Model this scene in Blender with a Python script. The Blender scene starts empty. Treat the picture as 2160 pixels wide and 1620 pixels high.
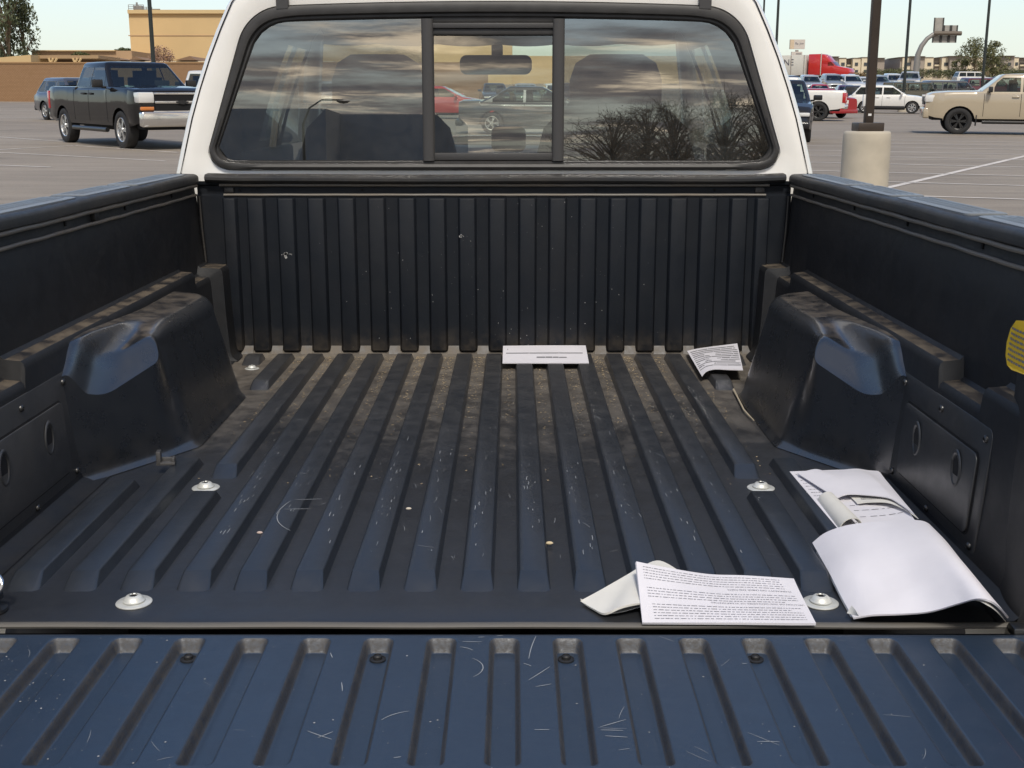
import bpy, bmesh, math, random
from mathutils import Vector, Matrix
R = math.radians
random.seed(7)
scene = bpy.context.scene
COL = scene.collection
ZF = 0.82                      # height of the truck's bed floor above the ground

# ------------------------------------------------------------------ camera
cam_data = bpy.data.cameras.new("camera")
cam_data.sensor_width = 36.0
cam_data.lens = 41.667
cam_data.clip_start = 0.05
cam_data.clip_end = 4000.0
cam = bpy.data.objects.new("camera", cam_data)
PITCH = math.atan(585.0 / 2500.0)
cam.location = (0.045, 0.0, ZF + 0.588)
cam.rotation_euler = (math.pi / 2 - PITCH, 0.0, R(0.05))
COL.objects.link(cam)
scene.camera = cam

# ------------------------------------------------------------------ sky and sun
SUN_EL, SUN_AZ = R(52), R(177)          # azimuth clockwise from +Y: behind the camera, to the right
world = bpy.data.worlds.new("World")
scene.world = world
world.use_nodes = True
wn, wl = world.node_tree.nodes, world.node_tree.links
wn.clear()
w_out = wn.new("ShaderNodeOutputWorld")
w_bg = wn.new("ShaderNodeBackground"); w_bg.inputs["Strength"].default_value = 0.145
sky = wn.new("ShaderNodeTexSky"); sky.sky_type = 'NISHITA'; sky.sun_disc = False
sky.sun_elevation = SUN_EL; sky.sun_rotation = SUN_AZ
sky.altitude = 300; sky.air_density = 1.0; sky.dust_density = 0.9; sky.ozone_density = 2.0
tc = wn.new("ShaderNodeTexCoord")
sep = wn.new("ShaderNodeSeparateXYZ"); wl.new(tc.outputs["Generated"], sep.inputs[0])
def wmath(op, a, b=None, clamp=False):
    n = wn.new("ShaderNodeMath"); n.operation = op; n.use_clamp = clamp
    for i, q in enumerate((a, b)):
        if q is None: continue
        if isinstance(q, (int, float)): n.inputs[i].default_value = q
        else: wl.new(q, n.inputs[i])
    return n.outputs[0]
def wrange(v, a, b, c=0.0, d=1.0):
    n = wn.new("ShaderNodeMapRange"); n.interpolation_type = 'SMOOTHSTEP'
    wl.new(v, n.inputs["Value"])
    for k, q in zip(("From Min", "From Max", "To Min", "To Max"), (a, b, c, d)): n.inputs[k].default_value = q
    return n.outputs[0]
zc = wmath('ADD', wmath('MAXIMUM', sep.outputs[2], 0.0), 0.035)
cx = wmath('DIVIDE', sep.outputs[0], zc); cy = wmath('DIVIDE', sep.outputs[1], zc)
cmb = wn.new("ShaderNodeCombineXYZ"); wl.new(cx, cmb.inputs[0]); wl.new(cy, cmb.inputs[1])
cn = wn.new("ShaderNodeTexNoise"); cn.inputs["Scale"].default_value = 0.42; cn.inputs["Detail"].default_value = 9
cn.inputs["Roughness"].default_value = 0.58; wl.new(cmb.outputs[0], cn.inputs["Vector"])
cn2 = wn.new("ShaderNodeTexNoise"); cn2.inputs["Scale"].default_value = 0.8; cn2.inputs["Detail"].default_value = 8
cn2.inputs["Roughness"].default_value = 0.6; cn2.inputs["Distortion"].default_value = 0.3
wl.new(cmb.outputs[0], cn2.inputs["Vector"])
cover = wrange(cn.outputs["Fac"], 0.36, 0.56)
behind = wrange(sep.outputs[1], 0.30, -0.35)        # the cloud bank stands behind the photographer
fac = wmath('MULTIPLY', cover, behind)
cr = wn.new("ShaderNodeValToRGB"); wl.new(cn2.outputs["Fac"], cr.inputs[0])
cr.color_ramp.elements[0].position = 0.40; cr.color_ramp.elements[0].color = (1.45, 1.4, 1.5, 1)
cr.color_ramp.elements[1].position = 0.64; cr.color_ramp.elements[1].color = (11.5, 9.6, 7.1, 1)
e = cr.color_ramp.elements.new(0.53); e.color = (2.6, 2.35, 2.2, 1)
tint = wn.new("ShaderNodeMix"); tint.data_type = 'RGBA'; tint.blend_type = 'MULTIPLY'; tint.inputs[0].default_value = 1.0
wl.new(sky.outputs[0], tint.inputs[6]); tint.inputs[7].default_value = (1.0, 1.0, 1.0, 1)
wmix = wn.new("ShaderNodeMix"); wmix.data_type = 'RGBA'
hz = wn.new("ShaderNodeMix"); hz.data_type = 'RGBA'
hzf = wmath('POWER', wrange(sep.outputs[2], 0.30, -0.03), 1.4)
wl.new(wmath('MULTIPLY', hzf, 0.92), hz.inputs[0]); wl.new(tint.outputs[2], hz.inputs[6]); hz.inputs[7].default_value = (4.25, 4.45, 3.95, 1)   # pale desert haze low over the horizon
wl.new(fac, wmix.inputs[0]); wl.new(hz.outputs[2], wmix.inputs[6]); wl.new(cr.outputs[0], wmix.inputs[7])
wl.new(wmix.outputs[2], w_bg.inputs[0]); wl.new(w_bg.outputs[0], w_out.inputs[0])

sun_d = bpy.data.lights.new("sun", 'SUN')
sun_d.energy = 2.1; sun_d.angle = R(10); sun_d.color = (1.0, 0.95, 0.87)
sun = bpy.data.objects.new("sun", sun_d)
sun_dir = Vector((math.sin(SUN_AZ) * math.cos(SUN_EL), math.cos(SUN_AZ) * math.cos(SUN_EL), math.sin(SUN_EL)))
sun.rotation_euler = (-sun_dir).to_track_quat('-Z', 'Y').to_euler()
sun.location = sun_dir * 50
COL.objects.link(sun)

scene.view_settings.view_transform = 'Standard'
scene.view_settings.look = 'None'
scene.view_settings.exposure = 0.38
scene.view_settings.gamma = 1.0
scene.view_settings.use_curve_mapping = False
scene.render.engine = 'CYCLES'
scene.cycles.use_denoising = True
scene.cycles.max_bounces = 10
scene.cycles.transparent_max_bounces = 16
scene.cycles.caustics_reflective = False
scene.cycles.caustics_refractive = False

# ------------------------------------------------------------------ materials
def new_mat(name):
    m = bpy.data.materials.new(name); m.use_nodes = True
    return m, m.node_tree.nodes, m.node_tree.links, m.node_tree.nodes["Principled BSDF"]
MATS = {}
def mat(name, col, rough=0.5, metal=0.0, coat=0.0, spec=0.5, bump=0.0, bscale=200.0, var=0.0, vscale=8.0, emit=None):
    if name in MATS: return MATS[name]
    m, n, l, b = new_mat(name)
    b.inputs["Base Color"].default_value = (*col, 1)
    b.inputs["Roughness"].default_value = rough
    b.inputs["Metallic"].default_value = metal
    b.inputs["Coat Weight"].default_value = coat
    b.inputs["Coat Roughness"].default_value = 0.04
    b.inputs["Specular IOR Level"].default_value = spec
    if var or bump:
        tc = n.new("ShaderNodeTexCoord")
    if var:
        no = n.new("ShaderNodeTexNoise"); no.inputs["Scale"].default_value = vscale; no.inputs["Detail"].default_value = 6
        l.new(tc.outputs["Object"], no.inputs["Vector"])
        rp = n.new("ShaderNodeMapRange"); l.new(no.outputs["Fac"], rp.inputs[0])
        rp.inputs[1].default_value = 0.3; rp.inputs[2].default_value = 0.7
        rp.inputs[3].default_value = 1 - var; rp.inputs[4].default_value = 1 + var
        mx = n.new("ShaderNodeMix"); mx.data_type = 'RGBA'; mx.blend_type = 'MULTIPLY'; mx.inputs[0].default_value = 1
        mx.inputs[6].default_value = (*col, 1); l.new(rp.outputs[0], mx.inputs[7]); l.new(mx.outputs[2], b.inputs["Base Color"])
    if bump:
        nb = n.new("ShaderNodeTexNoise"); nb.inputs["Scale"].default_value = bscale; nb.inputs["Detail"].default_value = 4
        l.new(tc.outputs["Object"], nb.inputs["Vector"])
        bp = n.new("ShaderNodeBump"); bp.inputs["Strength"].default_value = bump; bp.inputs["Distance"].default_value = 0.002
        l.new(nb.outputs["Fac"], bp.inputs["Height"]); l.new(bp.outputs[0], b.inputs["Normal"])
    MATS[name] = m
    return m

def liner_mat(name, base=(0.017, 0.0205, 0.027), floor_dust=0.0, up_dust=0.0, rough=0.40, grey=0.0, low_dust=0.0, fy0=1.75, coat=0.0, dust=(0.24, 0.19, 0.13), spec=1.0, film_k=0.07, bump_k=1.0, up_lo=0.80, side_dust=0.0):
    """Moulded black plastic: fine grain, long scuffs, blown-in dirt (thicker towards the bulkhead and on ledges)."""
    m, n, l, b = new_mat(name)
    geo = n.new("ShaderNodeNewGeometry")
    sp = n.new("ShaderNodeSeparateXYZ"); l.new(geo.outputs["Position"], sp.inputs[0])
    sn = n.new("ShaderNodeSeparateXYZ"); l.new(geo.outputs["Normal"], sn.inputs[0])
    def noise(scale, detail=6, rough=0.6, stretch=None):
        t = n.new("ShaderNodeTexNoise"); t.inputs["Scale"].default_value = scale
        t.inputs["Detail"].default_value = detail; t.inputs["Roughness"].default_value = rough
        if stretch:
            mp = n.new("ShaderNodeMapping"); mp.inputs["Scale"].default_value = stretch
            l.new(geo.outputs["Position"], mp.inputs[0]); l.new(mp.outputs[0], t.inputs["Vector"])
        else: l.new(geo.outputs["Position"], t.inputs["Vector"])
        return t.outputs["Fac"]
    def M(op, a, c=None, clamp=False):
        t = n.new("ShaderNodeMath"); t.operation = op; t.use_clamp = clamp
        for i, q in enumerate((a, c)):
            if q is None: continue
            if isinstance(q, (int, float)): t.inputs[i].default_value = q
            else: l.new(q, t.inputs[i])
        return t.outputs[0]
    def RNG(v, a, c, lo=0.0, hi=1.0):
        t = n.new("ShaderNodeMapRange"); t.interpolation_type = 'SMOOTHSTEP'; l.new(v, t.inputs[0])
        t.inputs[1].default_value = a; t.inputs[2].default_value = c; t.inputs[3].default_value = lo; t.inputs[4].default_value = hi
        return t.outputs[0]
    n_big, n_mid, n_fine = noise(5.0) if not floor_dust else noise(1.0, 7, 0.65, (11.0, 3.2, 5.0)), noise(22.0, 8, 0.65), noise(240.0, 3)
    scuff = noise(1.0, 6, 0.7, (120.0, 9.0, 60.0))
    parts = []
    if floor_dust:
        fy = RNG(sp.outputs[1], fy0, 2.85)
        a = M('ADD', M('MULTIPLY', M('SUBTRACT', n_big, 0.5), 1.3), M('MULTIPLY', M('SUBTRACT', n_mid, 0.5), 0.8))
        a = M('ADD', a, M('SUBTRACT', M('MULTIPLY', fy, 1.15), 0.28))
        parts.append(M('MULTIPLY', a, floor_dust, True))
    if up_dust:
        up = RNG(sn.outputs[2], up_lo, 0.99)
        a = M('MULTIPLY', M('MULTIPLY', up, RNG(sp.outputs[2], ZF + 0.03, ZF + 0.07)), RNG(n_mid, 0.30, 0.62))
        parts.append(M('MULTIPLY', a, up_dust, True))
    if side_dust:
        sd_ = RNG(sn.outputs[2], 0.90, 0.66)
        parts.append(M('MULTIPLY', M('MULTIPLY', sd_, RNG(noise(260.0, 4), 0.05, 0.85)), side_dust, True))
    if low_dust:
        lo = RNG(sp.outputs[2], ZF + 0.09, ZF + 0.0)
        parts.append(M('MULTIPLY', M('MULTIPLY', lo, RNG(n_mid, 0.3, 0.65)), low_dust, True))
    light = M('MULTIPLY', RNG(scuff, 0.58, 0.85), 0.05 + grey)
    speck = M('MULTIPLY', RNG(n_fine, 0.70, 0.82), 0.10)
    light = M('MAXIMUM', light, speck)
    mx0 = n.new("ShaderNodeMix"); mx0.data_type = 'RGBA'; l.new(light, mx0.inputs[0])
    mx0.inputs[6].default_value = (*base, 1); mx0.inputs[7].default_value = (0.16, 0.16, 0.165, 1)
    colr = mx0.outputs[2]
    film = M('MULTIPLY', RNG(n_big, 0.35, 0.7), film_k)
    dfac = film
    for p in parts: dfac = M('MAXIMUM', dfac, p)
    mx = n.new("ShaderNodeMix"); mx.data_type = 'RGBA'; l.new(dfac, mx.inputs[0]); l.new(colr, mx.inputs[6])
    dc = n.new("ShaderNodeMix"); dc.data_type = 'RGBA'; l.new(RNG(n_mid, 0.3, 0.7), dc.inputs[0])
    dc.inputs[6].default_value = (dust[0] * .62, dust[1] * .58, dust[2] * .55, 1); dc.inputs[7].default_value = (*dust, 1)
    l.new(dc.outputs[2], mx.inputs[7]); l.new(mx.outputs[2], b.inputs["Base Color"])
    rg = M('ADD', M('MULTIPLY', dfac, 0.5), RNG(n_mid, 0.25, 0.75, rough - 0.05, rough + 0.09), True)
    l.new(rg, b.inputs["Roughness"])
    b.inputs["Specular IOR Level"].default_value = spec
    b.inputs["Coat Weight"].default_value = coat; b.inputs["Coat Roughness"].default_value = 0.22
    bp = n.new("ShaderNodeBump"); bp.inputs["Strength"].default_value = 0.22 * bump_k; bp.inputs["Distance"].default_value = 0.0012
    l.new(noise(900.0, 2), bp.inputs["Height"])
    bp2 = n.new("ShaderNodeBump"); bp2.inputs["Strength"].default_value = 0.16 * bump_k; bp2.inputs["Distance"].default_value = 0.006
    l.new(noise(16.0, 3), bp2.inputs["Height"]); l.new(bp.outputs[0], bp2.inputs["Normal"])
    l.new(bp2.outputs[0], b.inputs["Normal"])
    return m

def glass_mat(name, tint, refl=0.06, gl_col=(1, 1, 1), dusty=0.0):
    m = bpy.data.materials.new(name); m.use_nodes = True
    n, l = m.node_tree.nodes, m.node_tree.links
    n.clear()
    o = n.new("ShaderNodeOutputMaterial"); t = n.new("ShaderNodeBsdfTransparent"); g = n.new("ShaderNodeBsdfGlossy")
    t.inputs[0].default_value = (*tint, 1); g.inputs["Roughness"].default_value = 0.0; g.inputs[0].default_value = (*gl_col, 1)
    fr = n.new("ShaderNodeFresnel"); gb = n.new("ShaderNodeNewGeometry"); ir = n.new("ShaderNodeMix"); ir.inputs[2].default_value = 1.45; ir.inputs[3].default_value = 1 / 1.45   # same reflectance from either side of a thin pane
    l.new(gb.outputs["Backfacing"], ir.inputs[0]); l.new(ir.outputs[0], fr.inputs[0])
    ad = n.new("ShaderNodeMath"); ad.operation = 'ADD'; ad.use_clamp = True; l.new(fr.outputs[0], ad.inputs[0]); ad.inputs[1].default_value = refl
    mx = n.new("ShaderNodeMixShader"); l.new(ad.outputs[0], mx.inputs[0]); l.new(t.outputs[0], mx.inputs[1]); l.new(g.outputs[0], mx.inputs[2])
    if dusty:
        df = n.new("ShaderNodeBsdfDiffuse"); df.inputs[0].default_value = (.55, .52, .47, 1)
        tcg = n.new("ShaderNodeTexCoord"); ng = n.new("ShaderNodeTexNoise"); ng.inputs["Scale"].default_value = 26; ng.inputs["Detail"].default_value = 7; ng.inputs["Roughness"].default_value = .7
        l.new(tcg.outputs["Object"], ng.inputs["Vector"]); rg = n.new("ShaderNodeMapRange"); l.new(ng.outputs["Fac"], rg.inputs[0])
        rg.inputs[1].default_value = .35; rg.inputs[2].default_value = .75; rg.inputs[3].default_value = dusty * .25; rg.inputs[4].default_value = dusty
        m2 = n.new("ShaderNodeMixShader"); l.new(rg.outputs[0], m2.inputs[0]); l.new(mx.outputs[0], m2.inputs[1]); l.new(df.outputs[0], m2.inputs[2]); mx = m2
    l.new(mx.outputs[0], o.inputs[0])
    return m

LINER = liner_mat("liner_wall", up_dust=0.5, rough=0.48, base=(0.009, 0.0105, 0.0135), spec=0.5, film_k=0.03)
LINER_FLOOR = liner_mat("liner_floor", floor_dust=0.68, rough=0.35, base=(0.0165, 0.0180, 0.0215), fy0=1.60, film_k=0.02, dust=(0.225, 0.195, 0.155))
LINER_RIB = liner_mat("liner_rib", floor_dust=0.13, rough=0.33, grey=0.08, base=(0.0175, 0.0215, 0.0285), fy0=1.45, film_k=0.015, dust=(0.225, 0.195, 0.155))
LINER_BULK = liner_mat("liner_bulkhead", low_dust=0.22, rough=0.5, base=(0.008, 0.011, 0.0165), spec=0.28, film_k=0.02)
LINER_WELL = liner_mat("liner_well", up_dust=0.5, low_dust=0.06, rough=0.28, base=(0.011, 0.0135, 0.018), spec=1.0, film_k=0.02, up_lo=0.95, bump_k=0.12, coat=1.0)
LINER_GATE = liner_mat("liner_tailgate", rough=0.33, grey=0.07, base=(0.021, 0.036, 0.063), film_k=0.015, side_dust=0.9, dust=(0.062, 0.052, 0.040))
LINER_RAIL = liner_mat("rail_plastic", up_dust=0.12, rough=0.46, base=(0.015, 0.0165, 0.019), grey=0.14, spec=0.6, film_k=0.10)
PAD = liner_mat("rail_pad_plastic", rough=0.45, base=(0.20, 0.22, 0.235), grey=0.4)
LIP = liner_mat("lip_plastic", rough=0.6, base=(0.09, 0.085, 0.075), grey=0.3)
BEAD = liner_mat("bead_plastic", rough=0.5, base=(0.13, 0.12, 0.105), grey=0.4, film_k=.5)
PANEL = liner_mat("panel_plastic", rough=0.38, base=(0.026, 0.028, 0.031))
WHITE = mat("white_paint", (0.84, 0.83, 0.80), 0.25, coat=0.6, var=0.035, vscale=9)
GASKET = mat("window_gasket_rubber", (0.036, 0.035, 0.035), 0.5, bump=0.1, bscale=300, var=0.2, vscale=30)
FRAMEP = mat("window_frame_plastic", (0.050, 0.049, 0.050), 0.5, bump=0.1, bscale=300)
BLACKP = mat("black_plastic", (0.018, 0.018, 0.019), 0.5)
DARKV = mat("dark_void", (0.006, 0.006, 0.007), 0.9)
CABIN = mat("cabin_trim", (0.045, 0.045, 0.05), 0.8, var=0.15)
SEATM = mat("seat_fabric", (0.035, 0.036, 0.042), 0.95, bump=0.3, bscale=400)
HEADL = mat("headliner_fabric", (0.10, 0.095, 0.09), 0.95)
STEEL = mat("zinc_steel", (0.66, 0.67, 0.64), 0.45, metal=0.35, var=0.15, vscale=60)
SCREW = mat("dark_screw", (0.09, 0.09, 0.09), 0.35, metal=0.9)
PAPER = mat("paper_white", (0.70, 0.69, 0.74), 0.85, var=0.05, vscale=14, bump=0.5, bscale=28)
PAPERW = mat("paper_cream", (0.68, 0.67, 0.63), 0.85, var=0.05, vscale=14, bump=0.5, bscale=28)
INK = mat("printed_ink", (0.20, 0.20, 0.22), 0.8)
CHROME = mat("chrome", (0.75, 0.75, 0.74), 0.12, metal=1.0)
TYRE = mat("tyre_rubber", (0.022, 0.022, 0.023), 0.8, bump=0.2, bscale=60)
ALLOY = mat("alloy_rim", (0.62, 0.62, 0.62), 0.25, metal=0.85)
BLKRIM = mat("black_rim", (0.02, 0.02, 0.02), 0.3, coat=0.5)
UNDER = mat("underbody", (0.012, 0.012, 0.013), 0.8)
GLASSD = None
LAMPW = mat("lamp_clear", (0.72, 0.72, 0.70), 0.12, coat=1.0)
LAMPR = mat("lamp_red", (0.45, 0.012, 0.014), 0.15, coat=1.0)
LAMPO = mat("lamp_amber", (0.62, 0.20, 0.04), 0.2, coat=1.0)
YELLOW = mat("label_yellow", (0.93, 0.60, 0.03), 0.5)
WHITEP = mat("white_plastic", (0.75, 0.75, 0.74), 0.5)
PANE_SIDE = glass_mat("tinted_pane", (0.27, 0.30, 0.28), 0.20, dusty=.05)
PANE_MID = glass_mat("slider_pane", (0.76, 0.79, 0.72), 0.13, dusty=.05)
PANE_WIND = glass_mat("windshield_glass", (0.90, 0.96, 0.90), 0.0)
PANE_DOOR = glass_mat("door_glass", (0.8, 0.85, 0.8), 0.0)

GLASSD = glass_mat("car_glass", (0.50, 0.58, 0.54), 0.03)
# ------------------------------------------------------------------ mesh helpers
class MB:
    def __init__(self): self.v, self.f = [], []
    def add(self, vs, fs):
        o = len(self.v); self.v += [tuple(p) for p in vs]; self.f += [tuple(i + o for i in q) for q in fs]; return self
    def box(self, c, s, rot=None):
        vs = [Vector((x * s[0] / 2, y * s[1] / 2, z * s[2] / 2)) for x in (-1, 1) for y in (-1, 1) for z in (-1, 1)]
        if rot is not None: vs = [rot @ p for p in vs]
        vs = [p + Vector(c) for p in vs]
        return self.add(vs, [(0, 1, 3, 2), (4, 6, 7, 5), (0, 4, 5, 1), (2, 3, 7, 6), (0, 2, 6, 4), (1, 5, 7, 3)])
    def grid(self, fn, nu, nv, cu=False):
        vs = [fn(i / nu if not cu else i / nu, j / nv) for i in range(nu + (0 if cu else 1)) for j in range(nv + 1)]
        fs = []; w = nv + 1; m = nu if cu else nu + 1
        for i in range(nu):
            a, b2 = i, (i + 1) % m
            for j in range(nv): fs.append((a * w + j, b2 * w + j, b2 * w + j + 1, a * w + j + 1))
        return self.add(vs, fs)
    def rows(self, rows, close=False):
        w = len(rows[0]); vs = [p for r in rows for p in r]; fs = []
        for i in range(len(rows) - 1):
            for j in range(w - 1 if not close else w):
                k = (j + 1) % w
                fs.append((i * w + j, (i + 1) * w + j, (i + 1) * w + k, i * w + k))
        return self.add(vs, fs)
    def tube(self, pts, r, n=8, caps=True):
        pts = [Vector(p) for p in pts]; rs = r if isinstance(r, (list, tuple)) else [r] * len(pts)
        vs, fs = [], []; a = None
        for i, p in enumerate(pts):
            t = (pts[min(i + 1, len(pts) - 1)] - pts[max(i - 1, 0)]).normalized()
            if a is None or (a - t * a.dot(t)).length < 1e-3:
                a = t.cross(Vector((0, 0, 1)))
                if a.length < 1e-2: a = t.cross(Vector((0, 1, 0)))
            a = (a - t * a.dot(t)).normalized(); c = t.cross(a).normalized()
            for k in range(n):
                q = 2 * math.pi * k / n; vs.append(p + (a * math.cos(q) + c * math.sin(q)) * rs[i])
        for i in range(len(pts) - 1):
            for k in range(n):
                j = (k + 1) % n; fs.append((i * n + k, i * n + j, (i + 1) * n + j, (i + 1) * n + k))
        if caps: fs += [tuple(range(n))[::-1], tuple((len(pts) - 1) * n + k for k in range(n))]
        return self.add(vs, fs)
    def lathe(self, prof, c=(0, 0, 0), M=None, n=24):
        vs, fs = [], []; m = len(prof)
        for k in range(n):
            q = 2 * math.pi * k / n
            for (r, h) in prof:
                p = Vector((r * math.cos(q), r * math.sin(q), h))
                if M is not None: p = M @ p
                vs.append(p + Vector(c))
        for k in range(n):
            j = (k + 1) % n
            for i in range(m - 1): fs.append((k * m + i, j * m + i, j * m + i + 1, k * m + i + 1))
        return self.add(vs, fs)
    def prism(self, poly, fn0, fn1):
        n = len(poly); vs = [fn0(p) for p in poly] + [fn1(p) for p in poly]
        fs = [tuple(range(n))[::-1], tuple(range(n, 2 * n))] + [(i, (i + 1) % n, n + (i + 1) % n, n + i) for i in range(n)]
        return self.add(vs, fs)
    def mesh(self, name, bevel=0.0, seg=2, recalc=True, merge=0.0):
        me = bpy.data.meshes.new(name); me.from_pydata(self.v, [], self.f)
        if bevel or recalc or merge:
            bm = bmesh.new(); bm.from_mesh(me)
            if merge: bmesh.ops.remove_doubles(bm, verts=bm.verts, dist=merge)
            if recalc: bmesh.ops.recalc_face_normals(bm, faces=bm.faces)
            if bevel:
                es = [e for e in bm.edges if len(e.link_faces) == 2 and e.calc_face_angle(0) > 0.5]
                bmesh.ops.bevel(bm, geom=es, offset=bevel, segments=seg, profile=0.5, affect='EDGES', clamp_overlap=True)
            bm.to_mesh(me); bm.free()
        return me
    def build(self, name, m, parent=None, smooth=40, bevel=0.0, seg=2, off=None, recalc=True, merge=0.0):
        me = self.mesh(name, bevel, seg, recalc, merge)
        return link(name, me, m, parent, smooth, off)
def link(name, me, m, parent=None, smooth=40, off=None):
    o = bpy.data.objects.new(name, me)
    if m is not None and not me.materials: me.materials.append(m)
    if smooth:
        me.shade_smooth(); me.set_sharp_from_angle(angle=R(smooth))
    if parent is not None: o.parent = parent
    if off is not None: o.location = off
    COL.objects.link(o)
    return o
def empty(name, loc, rz=0.0):
    o = bpy.data.objects.new(name, None); o.location = loc; o.rotation_euler = (0, 0, rz); o.empty_display_size = 0.2
    COL.objects.link(o); return o
def tag(o, label=None, cat=None, group=None, kind=None):
    if label: o["label"] = label
    if cat: o["category"] = cat
    if group: o["group"] = group
    if kind: o["kind"] = kind
    return o
def copy_tree(o, parent=None):
    c = o.copy(); COL.objects.link(c)
    if parent is not None: c.parent = parent
    for ch in list(o.children): copy_tree(ch, c)
    return c
def lerp(a, b, t): return a + (b - a) * t
def sstep(a, b, x):
    t = max(0.0, min(1.0, (x - a) / (b - a))); return t * t * (3 - 2 * t)
def interp(pts, x):
    if x <= pts[0][0]: return pts[0][1]
    for (a, p), (b, q) in zip(pts, pts[1:]):
        if x <= b: return p + (q - p) * (x - a) / max(b - a, 1e-9)
    return pts[-1][1]
def catmull(P, t):
    P = [Vector(p) for p in P]; n = len(P) - 1; s = min(max(t, 0), 1) * n; i = min(int(s), n - 1); u = s - i
    p0, p1, p2, p3 = P[max(i - 1, 0)], P[i], P[i + 1], P[min(i + 2, n)]
    return 0.5 * ((2 * p1) + (p2 - p0) * u + (2 * p0 - 5 * p1 + 4 * p2 - p3) * u * u + (3 * p1 - p0 - 3 * p2 + p3) * u ** 3)
def text_geo(s, size=1.0, align='LEFT'):
    cu = bpy.data.curves.new("lettering", 'FONT'); cu.body = s; cu.size = size; cu.align_x = align; cu.resolution_u = 3
    o = bpy.data.objects.new("lettering", cu); COL.objects.link(o)
    dg = bpy.context.evaluated_depsgraph_get(); dg.update()
    me = bpy.data.meshes.new_from_object(o.evaluated_get(dg))
    vs = [tuple(v.co) for v in me.vertices]; fs = [tuple(p.vertices) for p in me.polygons]
    bpy.data.objects.remove(o); bpy.data.curves.remove(cu); bpy.data.meshes.remove(me)
    return vs, fs
# measured directions of sight: used to find where a thing stands in the place
CP, SP = math.cos(PITCH), math.sin(PITCH)
EYE = Vector(cam.location)
def ray(px, py):
    u, v = (px - 1080) / 2500.0, (py - 810) / 2500.0
    return Vector((u, CP - v * SP, -SP - v * CP))
def at(px, py, Y): d = ray(px, py); return EYE + d * (Y / d.y)
def bed(px, py, z):                    # point at height z above the bed floor (bed coordinates)
    d = ray(px, py); p = EYE + d * ((z + ZF - EYE.z) / d.z); return Vector((p.x, p.y, z))

# ------------------------------------------------------------------ ground
def gz(x, y):
    xc = max(-90.0, min(90.0, x)); yc = max(-30.0, min(110.0, y))
    z = 0.0156 * yc - 0.0063 * xc
    z += 2.2 * sstep(lerp(108, 79, sstep(-15, 15, x)), lerp(158, 150, sstep(-15, 15, x)), y) + 0.01 * max(0.0, min(y, 170) - 110)
    z += 0.026 * max(0.0, min(y, 560) - 170)
    return z
def gp(px, py):
    d = ray(px, py); t = 5.0
    for _ in range(60):
        p = EYE + d * t
        h = p.z - gz(p.x, p.y)
        t += h / max(0.02, -d.z + 0.0156) * 0.7
    p = EYE + d * t
    return Vector((p.x, p.y, gz(p.x, p.y)))
xs = [-1500, -700, -350, -200] + [x for x in range(-140, 141, 7)] + [200, 350, 700, 1500]
ys = [-1500, -600, -250, -120, -60, -30] + [y for y in range(-20, 120, 5)] + [y for y in range(120, 200, 6)] + [230, 280, 350, 450, 560, 700, 1000, 1800]
g = MB(); g.rows([[(x, y, gz(x, y)) for y in ys] for x in xs])
m, n, l, b = new_mat("asphalt")
geo = n.new("ShaderNodeNewGeometry")
def nz(scale, det, st=None):
    t = n.new("ShaderNodeTexNoise"); t.inputs["Scale"].default_value = scale; t.inputs["Detail"].default_value = det; t.inputs["Roughness"].default_value = 0.62
    if st:
        mp = n.new("ShaderNodeMapping"); mp.inputs["Scale"].default_value = st; mp.inputs["Rotation"].default_value = (0, 0, R(17))
        l.new(geo.outputs["Position"], mp.inputs[0]); l.new(mp.outputs[0], t.inputs["Vector"])
    else: l.new(geo.outputs["Position"], t.inputs["Vector"])
    return t.outputs["Fac"]
r1 = n.new("ShaderNodeValToRGB"); l.new(nz(0.12, 7), r1.inputs[0])
r1.color_ramp.elements[0].position = 0.3; r1.color_ramp.elements[0].color = (0.222, 0.188, 0.152, 1)
r1.color_ramp.elements[1].position = 0.72; r1.color_ramp.elements[1].color = (0.300, 0.258, 0.210, 1)
r2 = n.new("ShaderNodeMapRange"); l.new(nz(1.0, 6, (0.25, 2.2, 1)), r2.inputs[0]); r2.inputs[1].default_value = .3; r2.inputs[2].default_value = .7; r2.inputs[3].default_value = .82; r2.inputs[4].default_value = 1.14
r3 = n.new("ShaderNodeMapRange"); l.new(nz(60, 3), r3.inputs[0]); r3.inputs[1].default_value = .3; r3.inputs[2].default_value = .7; r3.inputs[3].default_value = .8; r3.inputs[4].default_value = 1.2
r4 = n.new("ShaderNodeMapRange"); l.new(nz(0.55, 5), r4.inputs[0]); r4.inputs[1].default_value = .60; r4.inputs[2].default_value = .74; r4.inputs[3].default_value = 1.0; r4.inputs[4].default_value = .72
mu0 = n.new("ShaderNodeMath"); mu0.operation = 'MULTIPLY'; l.new(r3.outputs[0], mu0.inputs[0]); l.new(r4.outputs[0], mu0.inputs[1]); r3 = mu0
mu = n.new("ShaderNodeMath"); mu.operation = 'MULTIPLY'; l.new(r2.outputs[0], mu.inputs[0]); l.new(r3.outputs[0], mu.inputs[1])
mx = n.new("ShaderNodeMix"); mx.data_type = 'RGBA'; mx.blend_type = 'MULTIPLY'; mx.inputs[0].default_value = 1
l.new(r1.outputs[0], mx.inputs[6]); l.new(mu.outputs[0], mx.inputs[7]); l.new(mx.outputs[2], b.inputs["Base Color"])
b.inputs["Roughness"].default_value = 0.85
bp = n.new("ShaderNodeBump"); bp.inputs["Strength"].default_value = 0.4; bp.inputs["Distance"].default_value = 0.01
l.new(nz(90, 3), bp.inputs["Height"]); l.new(bp.outputs[0], b.inputs["Normal"])
ASPHALT = m
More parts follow.
